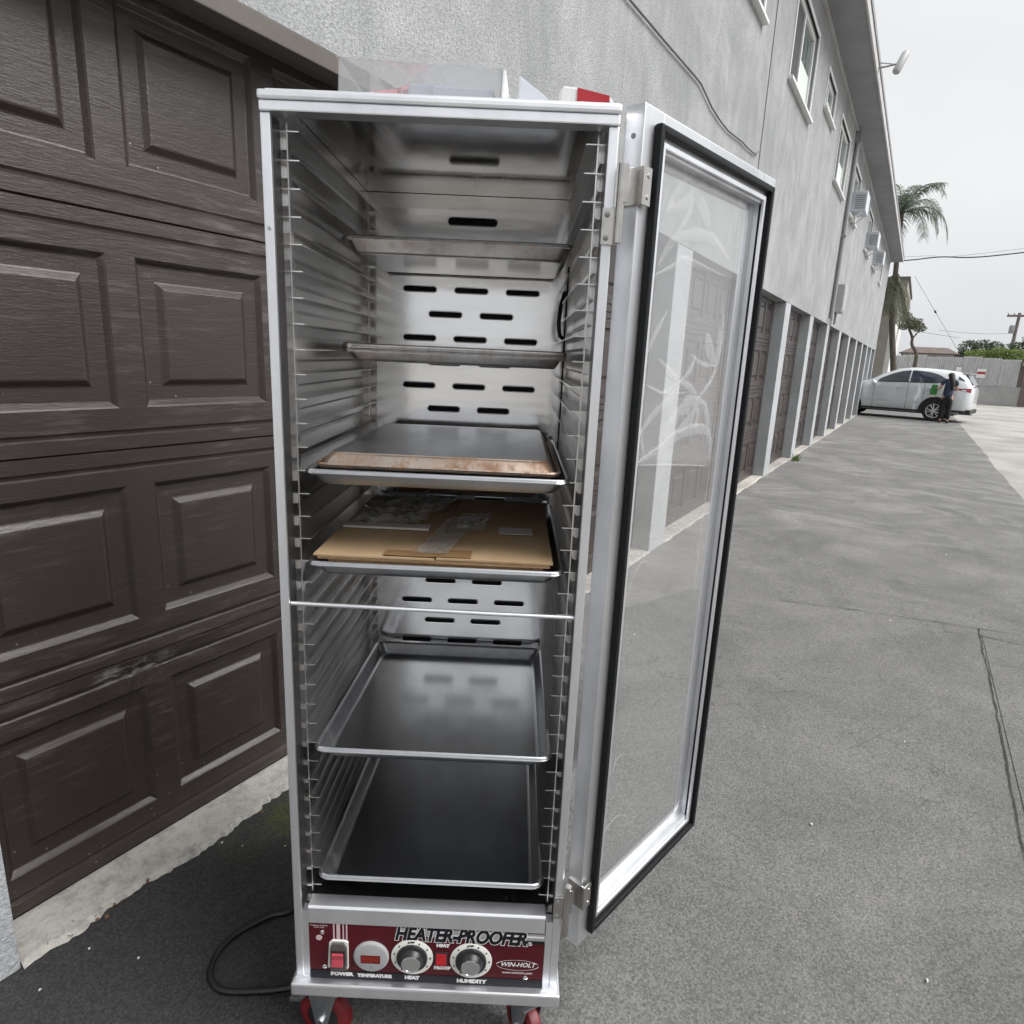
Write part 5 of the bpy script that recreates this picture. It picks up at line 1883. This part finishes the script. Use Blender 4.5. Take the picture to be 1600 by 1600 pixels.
chain_obj('trousers', [[((0, 0, 0.85), 0.14), ((0, 0, 0.79), 0.143), ((-0.078, 0.0, 0.74), 0.098), ((-0.085, 0.01, 0.43), 0.072), ((-0.08, -0.015, 0.10), 0.060)],
                       [((0, 0, 0.79), 0.143), ((0.083, 0.0, 0.74), 0.098), ((0.085, -0.02, 0.43), 0.072), ((0.10, -0.045, 0.10), 0.060)]], 'trousers', per)
chain_obj('hair', [[((-0.012, 0.03, 1.455), 0.070), ((0.0, 0.012, 1.41), 0.088), ((0.03, -0.04, 1.31), 0.070), ((0.06, -0.09, 1.18), 0.075), ((0.07, -0.10, 1.04), 0.060), ((0.065, -0.10, 0.95), 0.035)]], 'hair', per)
chain_obj('shoe', [[((-0.08, -0.045, 0.045), 0.042), ((-0.085, 0.05, 0.04), 0.045), ((-0.088, 0.14, 0.028), 0.030)]], 'black_plastic', per)
chain_obj('shoe', [[((0.10, -0.075, 0.045), 0.042), ((0.105, 0.02, 0.04), 0.045), ((0.108, 0.11, 0.028), 0.030)]], 'black_plastic', per)
fc = MB()
for sg in (-1, 1):
    fc.lathe([(0.009, 0), (0.006, 0.004)], (-0.015 + sg * 0.028, 0.118, 1.405), (0, 1, 0), 10)
fc.box(-0.035, 0.005, 0.114, 0.120, 1.353, 1.360)
fc.build('face_features', 'hair', per)
MB().prism([(0.112, 1.372), (0.134, 1.376), (0.114, 1.41)], 'x', -0.024, -0.006).build('nose', 'skin', per, bevel=0.003)
for sg in (-1, 1):
    MB().lathe([(0.018, -0.004), (0.02, 0.0), (0.012, 0.006)], (-0.015 + sg * 0.078, 0.045, 1.395), (sg, -0.2, 0), 12).build('ear', 'skin', per)
tag(per, 'long-haired person in navy top and black trousers standing by the car', 'person')
bag = empty('shopping_bag', per.location + (per.rotation_euler.to_matrix() @ Vector((-0.345, 0.20, 0.80))))
bag.rotation_euler = per.rotation_euler
mb = MB()
mb.prism([(-0.095, 0.0), (0.075, 0.0), (0.09, 0.12), (0.085, 0.29), (-0.06, 0.31), (-0.10, 0.16)], 'y', -0.04, 0.04)
mb.build('sack', 'bag_green', bag, bevel=0.02)
MB().tube([(-0.03, 0, 0.29), (-0.01, 0, 0.335), (0.02, 0, 0.335), (0.04, 0, 0.285)], 0.006, 6).build('handle', 'bag_green', bag)
MB().prism([(-0.09, -0.07), (0.05, -0.07), (0.05, 0.005), (-0.09, 0.005)], 'y', -0.03, 0.03).build('paper_wrap', 'paper_white', bag, bevel=0.01)
tag(bag, 'green bag held against the side of the car by the person', 'bag')

# ------------------------------------------------------------------ far fence, sign, gate post
t = alley('boundary_fence', 41.0, 0.0)
for k in range(7):
    o0 = 0.10 + k * 0.815
    mb = MB()
    n_ = 32
    vs = []
    for i in range(n_ + 1):
        y = -(o0 + 0.805 * i / n_)
        d = 0.018 * math.sin(2 * math.pi * i / 4.0)
        z1 = 2.33 + 0.05 * math.sin(k * 1.9) + 0.02 * (i / n_)
        vs += [(d, y, 0.955), (d, y, z1), (d + 0.004, y, 0.955), (d + 0.004, y, z1)]
    fs = []
    for i in range(n_):
        a, b = i * 4, i * 4 + 4
        fs += [(a, b, b + 1, a + 1), (a + 2, a + 3, b + 3, b + 2), (a + 1, b + 1, b + 3, a + 3)]
    mb.add(vs, fs)
    mb.build('corrugated_panel', 'fence_metal', t, smooth=True)
MB().box(0.03, 0.25, -6.9, -0.05, 0, 0.95).build('block_base', 'block', t, bevel=0.01)
for k in range(8):
    MB().box(0.04, 0.1, -(0.1 + k * 0.815) - 0.04, -(0.1 + k * 0.815) + 0.04, 0.951, 2.3).build('post', 'pole_wood', t)
MB().box(0.024, 0.06, -5.8, -0.1, 1.02, 1.08).build('rail', 'pole_wood', t)
tag(t, 'pale corrugated metal fence on a concrete block base across the alley end', 'fence')
t = alley('warning_sign', 40.96, 4.24, 1.56)
MB().box(-0.012, 0.0, -0.19, 0.19, -0.23, 0.23).build('plate', 'sign_white', t, bevel=0.003)
MB().box(-0.016, -0.013, -0.175, 0.175, -0.045, 0.085).build('red_band', 'sign_red', t)
tag(t, 'small white sign with a red band on the corrugated fence', 'sign')
t = alley('notice_board', 40.96, 3.25, 1.55)
MB().box(-0.012, 0.0, -0.12, 0.12, -0.22, 0.28).build('plate', 'sign_white', t, bevel=0.003)
tag(t, 'plain pale notice on the fence just above the car tail', 'sign')
t = alley('shed', 41.3, 6.6)
MB().box(-0.3, 1.5, -1.6, 0.60, 0, 2.0).build('wall', 'pole_wood', t)
MB().box(-0.55, 1.7, -1.9, 0.75, 2.0, 2.22).build('roof', 'beige_wall', t, bevel=0.01)
tag(t, 'low dark shed with a pale roof slab at the right end of the fence', 'shed')

# ------------------------------------------------------------------ buildings behind
t = alley('neighbour_house', 33.0, 0.0)
MB().box(0, 9, -0.30, 6.0, 0, 4.45).build('wall', 'white_wall', t)
MB().box(-0.05, 9, -0.50, 6.0, 4.45, 5.3).build('upper_storey', 'beige_wall', t)
MB().box(-0.1, 9, -0.56, 6.0, 5.30, 5.42).build('roof', 'roofing', t)
MB().box(-0.03, 0.0, -0.10, 2.0, 0.0, 4.3).build('side_cladding', 'beige_wall', t)
tag(t, 'beige flat-roofed house behind the palm beyond the apartment building', 'house')
t = alley('bungalow', 46.0, 1.8)
MB().box(0, 6, -1.3, 1.3, 0, 2.64).build('wall', 'white_wall', t)
mb = MB()
mb.add([(-0.4, -1.55, 2.6), (6.4, -1.55, 2.6), (6.4, 1.5, 2.6), (-0.4, 1.5, 2.6), (0.9, -0.95, 2.98), (5.0, -0.95, 2.98), (5.0, 0.85, 3.0), (0.9, 0.85, 3.0)],
       [(3, 2, 1, 0), (0, 1, 5, 4), (1, 2, 6, 5), (2, 3, 7, 6), (3, 0, 4, 7), (4, 5, 6, 7)])
mb.build('roof', 'roof_brown', t)
MB().box(-0.43, -0.405, -1.57, 1.52, 2.54, 2.62).build('gutter', 'roof_brown', t)
tag(t, 'brown hipped bungalow roof showing above the corrugated fence', 'house')

# row of garages across the alley, seen mirrored in the glass door
t = alley('garage_row', -3.0, 7.2)
MB().box(-6.0, 7.5, -5.0, 0.0, 0, 2.45).build('wall', 'beige_wall', t)
mb = MB()
mb.prism([(0.35, 2.42), (-2.5, 3.05), (-5.3, 2.42), (-5.3, 2.36), (0.35, 2.36)], 'x', -6.3, 7.8)
mb.build('roof', 'roofing', t)
for k in range(3):
    dmb = MB()
    for r_ in range(4):
        dmb.box(-4.6 + k * 4.0, -1.9 + k * 4.0, 0.004, 0.03, 0.05 + r_ * 0.5, 0.53 + r_ * 0.5)
    dmb.build('garage_door', 'white_wall', t, bevel=0.006)
tag(t, 'low beige garage row across the alley mirrored in the glass door', 'garage')


# ------------------------------------------------------------------ vegetation
def leaf_cloud(name, blobs, n, size, mat, parent, seed, flat=0.6):
    rng = random.Random(seed)
    mb = MB()
    tot = sum(b[3] * b[4] * b[5] for b in blobs)
    for (cx, cy, cz, rx, ry, rz) in blobs:
        m_ = int(n * rx * ry * rz / tot)
        for i in range(m_):
            while True:
                x, y, z = rng.uniform(-1, 1), rng.uniform(-1, 1), rng.uniform(-1, 1)
                d = x * x + y * y + z * z
                if d < 1 and rng.random() < 0.25 + 0.75 * d:
                    break
            k = 1 + 0.25 * mnoise.noise((x * 2.2 + seed, y * 2.2, z * 2.2))
            c = Vector((cx + x * rx * k, cy + y * ry * k, cz + z * rz * k))
            a = Vector((rng.gauss(0, 1), rng.gauss(0, 1), rng.gauss(0, 1) * flat)).normalized()
            b = a.cross(Vector((rng.gauss(0, 1), rng.gauss(0, 1), rng.gauss(0, 1)))).normalized()
            s_ = size * rng.uniform(0.6, 1.4)
            mb.add([c - a * s_, c - b * s_ * 0.45, c + a * s_, c + b * s_ * 0.45], [(0, 1, 2, 3)])
    return mb.build(name, mat, parent)


# palm
t = alley('palm_tree', 31.0, -0.22)
path = smooth_path([(0, -0.95, 0), (0, -0.85, 1.2), (0.1, -0.42, 3.6), (0.1, -0.25, 5.6), (0.1, -0.12, 7.6)], 6)
MB().tube(path, 0.16, 12, [0.13 - 0.045 * i / (len(path) - 1) for i in range(len(path))]).build('trunk', 'bark', t, smooth=True)


def frond(parent, base, az, el, L, droop, seed, leafl=0.42, mat='palm'):
    rng = random.Random(seed)
    mb = MB()
    pts = []
    p = Vector(base)
    d = Vector((math.cos(az) * math.cos(el), math.sin(az) * math.cos(el), math.sin(el)))
    n = 22
    for i in range(n + 1):
        pts.append(p.copy())
        p = p + d * (L / n)
        d = (d + Vector((0, 0, -droop * (0.4 + 1.4 * i / n) / n))).normalized()
    mb.tube(pts, 0.02, 5, [0.028 * (1 - 0.85 * i / n) for i in range(n + 1)])
    for i in range(2, n):
        for q in (0.0, 0.5):
            c = pts[i].lerp(pts[i + 1], q)
            dd = (pts[i + 1] - pts[i]).normalized()
            sd_ = dd.cross(Vector((0, 0, 1))).normalized()
            u = (i + q) / n
            ll = leafl * (0.45 + 1.1 * math.sin(math.pi * min(1.0, 0.12 + 0.82 * u)) * 0.6) * rng.uniform(0.85, 1.15)
            for sg in (-1, 1):
                e1 = (sd_ * sg * 0.8 + dd * 0.55 + Vector((0, 0, rng.uniform(-0.25, 0.25)))).normalized()
                m1 = c + e1 * ll * 0.5 + Vector((0, 0, -0.03))
                e2 = c + e1 * ll + Vector((0, 0, -0.20 * ll / 0.4 - rng.uniform(0, 0.06)))
                wv = dd * 0.013
                mb.add([c - wv, c + wv, m1 + wv * 1.3, m1 - wv * 1.3, e2], [(0, 1, 2, 3), (3, 2, 4)])
    return mb.build('frond', mat, parent)


top = (0.1, -0.12, 7.6)
rng = random.Random(5)
for k in range(13):
    az = 2 * math.pi * k / 13 + rng.uniform(-0.12, 0.12)
    el = R(rng.choice((70, 50, 30, 8)) + rng.uniform(-8, 8))
    frond(t, top, az, el, rng.uniform(1.7, 2.3), rng.uniform(2.6, 3.6), k, 0.42)
frond(t, top, -math.pi / 2 - 0.1, R(24), 2.5, 3.2, 77, 0.55)
frond(t, top, -math.pi / 2 + 0.35, R(62), 1.9, 1.5, 78, 0.45)
for k in range(9):
    az = 2 * math.pi * k / 9 + 0.3
    frond(t, (0.1, -0.28, 5.4 - 0.25 * (k % 3)), az, R(-50), 1.7, 1.4, 200 + k, 0.4, 'leaf_olive')
tag(t, 'tall palm tree with drooping fronds behind the far end of the roof', 'palm tree')

t = alley('street_tree', 37.0, 1.05)
path = smooth_path([(0, -0.25, 0), (0, -0.22, 1.6), (0.0, -0.20, 2.3), (0, 0.05, 2.75), (0, 0.1, 3.1), (0, 0.3, 3.5)], 5)
MB().tube(path, 0.09, 8, [0.10 - 0.05 * i / (len(path) - 1) for i in range(len(path))]).tube([(0, 0.1, 3.0), (0, -0.1, 3.35), (0, -0.2, 3.6)], 0.035, 6).build('trunk', 'bark', t, smooth=True)
leaf_cloud('crown', [(0, 0.5, 3.75, 0.7, 0.62, 0.32), (0, 0.1, 3.65, 0.6, 0.45, 0.20), (0, -0.15, 3.5, 0.5, 0.3, 0.16), (0, 0.6, 4.05, 0.5, 0.4, 0.25), (0, -0.05, 3.85, 0.4, 0.22, 0.14)], 2600, 0.05, 'leaf_olive', t, 4)
tag(t, 'small crooked tree with an olive crown near the alley end', 'tree')

t = alley('hedge', 48.5, 4.6)
leaf_cloud('foliage', [(0, 0.75, 3.0, 0.7, 0.55, 0.55), (0, 0.1, 3.1, 0.7, 0.6, 0.5), (0, -0.55, 3.05, 0.7, 0.5, 0.45), (0, 0.3, 2.3, 0.7, 1.2, 0.6)], 5200, 0.06, 'leaf_dark', t, 8)
MB().tube([(0, 0.2, 0), (0, 0.2, 2.4)], 0.08, 8).build('trunk', 'bark', t)
tag(t, 'dark clipped hedge showing above the middle of the fence', 'hedge')
t = alley('shrub', 43.0, 4.9)
leaf_cloud('foliage', [(0, 0.8, 2.5, 0.45, 0.7, 0.32), (0, 0.0, 2.6, 0.45, 0.6, 0.36), (0, -0.8, 2.55, 0.45, 0.7, 0.36), (0, -0.3, 2.2, 0.5, 1.5, 0.3), (-0.3, -0.1, 2.36, 0.3, 1.1, 0.12)], 5200, 0.055, 'leaf_bright', t, 9)
MB().tube([(0, 0.2, 0), (0, 0.1, 2.3)], 0.06, 8).build('trunk', 'bark', t)
tag(t, 'bright green shrub spilling over the corrugated fence', 'shrub')
t = alley('garden_tree', 47.0, 6.6)
leaf_cloud('crown', [(0, 0.5, 2.9, 0.8, 0.8, 0.55), (0, -0.4, 3.3, 0.8, 0.8, 0.6), (0, 0.2, 3.6, 0.25, 0.22, 0.35), (0, -0.15, 4.0, 0.15, 0.12, 0.5), (0, 0.75, 3.3, 0.2, 0.15, 0.4), (0, -0.6, 2.4, 0.8, 1.1, 0.6)], 5200, 0.06, 'leaf_dark', t, 10)
MB().tube([(0, 0, 0), (0, 0, 2.9)], 0.1, 8).build('trunk', 'bark', t)
tag(t, 'dark green spiky-topped tree behind the right end of the fence', 'tree')

# ------------------------------------------------------------------ utility pole and wires
t = alley('utility_pole', 60.0, 7.03)
MB().tube([(0, 0.1, 0), (0, 0.0, 6.0)], 0.12, 10, [0.14, 0.10]).build('pole', 'pole_wood', t, smooth=True)
MB().box(-0.06, 0.06, -0.72, 0.72, 5.72, 5.86).build('crossarm', 'pole_wood', t)
MB().lathe([(0.17, 0), (0.19, 0.1), (0.19, 0.5), (0.14, 0.58)], (0, 0.26, 4.55), seg=14).build('transformer', 'pipe_grey', t, smooth=True)
for y in (-0.65, -0.3, 0.3, 0.65):
    MB().lathe([(0.04, 0), (0.05, 0.06), (0.03, 0.12)], (0, y, 5.86), seg=8).build('insulator', 'pipe_grey', t)
tag(t, 'wooden utility pole with crossarm and transformer on the skyline', 'utility pole')


def wire(name, label, pts, r=0.012, ins=None, mat='wire'):
    b0 = bl(*pts[0])
    mb = MB()
    W_ = [bl(*p) - b0 for p in pts]
    mb.tube(smooth_path(W_, 8), r, 6)
    o = mb.build(name, mat, None, smooth=True)
    o.location = b0
    if ins is not None:
        MB().lathe([(0.02, -0.1), (0.05, -0.05), (0.05, 0.05), (0.02, 0.1)], tuple(bl(*ins) - b0), tuple(bl(*pts[-1]) - bl(*pts[0])), 10).build('insulator', 'wire', o)
    return tag(o, label, 'wire', 'overhead wires')


wire('service_cable', 'thick black service cable running from the palm to the right edge', [(30.0, -0.5, 5.62), (30.0, 0.64, 5.68), (30.0, 1.51, 5.75), (30.0, 2.53, 5.70), (30.0, 4.04, 5.81), (30, 9, 6.3)], 0.022)
wire('overhead_wire', 'thin grey wire just above the thick service cable near the palm', [(30.4, -0.5, 5.85), (30.4, 1.2, 5.86), (30.4, 2.2, 5.83), (30.4, 9, 6.5)], 0.006, mat='cable_grey')
wire('guy_wire', 'slanting guy wire with an insulator coming down behind the palm', [(45, 0.4, 6.9), (45, 0.73, 6.39), (45, 1.75, 4.9), (45, 2.83, 3.33), (45, 3.1, 2.9)], 0.011, (45, 1.75, 4.9), mat='cable_grey')
wire('overhead_wire', 'level wire reaching the utility pole above the hedge', [(56, 2.2, 4.5), (57, 3.8, 4.40), (58, 5.4, 4.40), (60, 7.03, 4.6)], 0.014, mat='cable_grey')
wire('overhead_wire', 'lowest wire sloping down over the bungalow roof', [(50, 0.4, 4.2), (50, 1.7, 3.96), (50, 3.3, 3.72)], 0.012, mat='cable_grey')
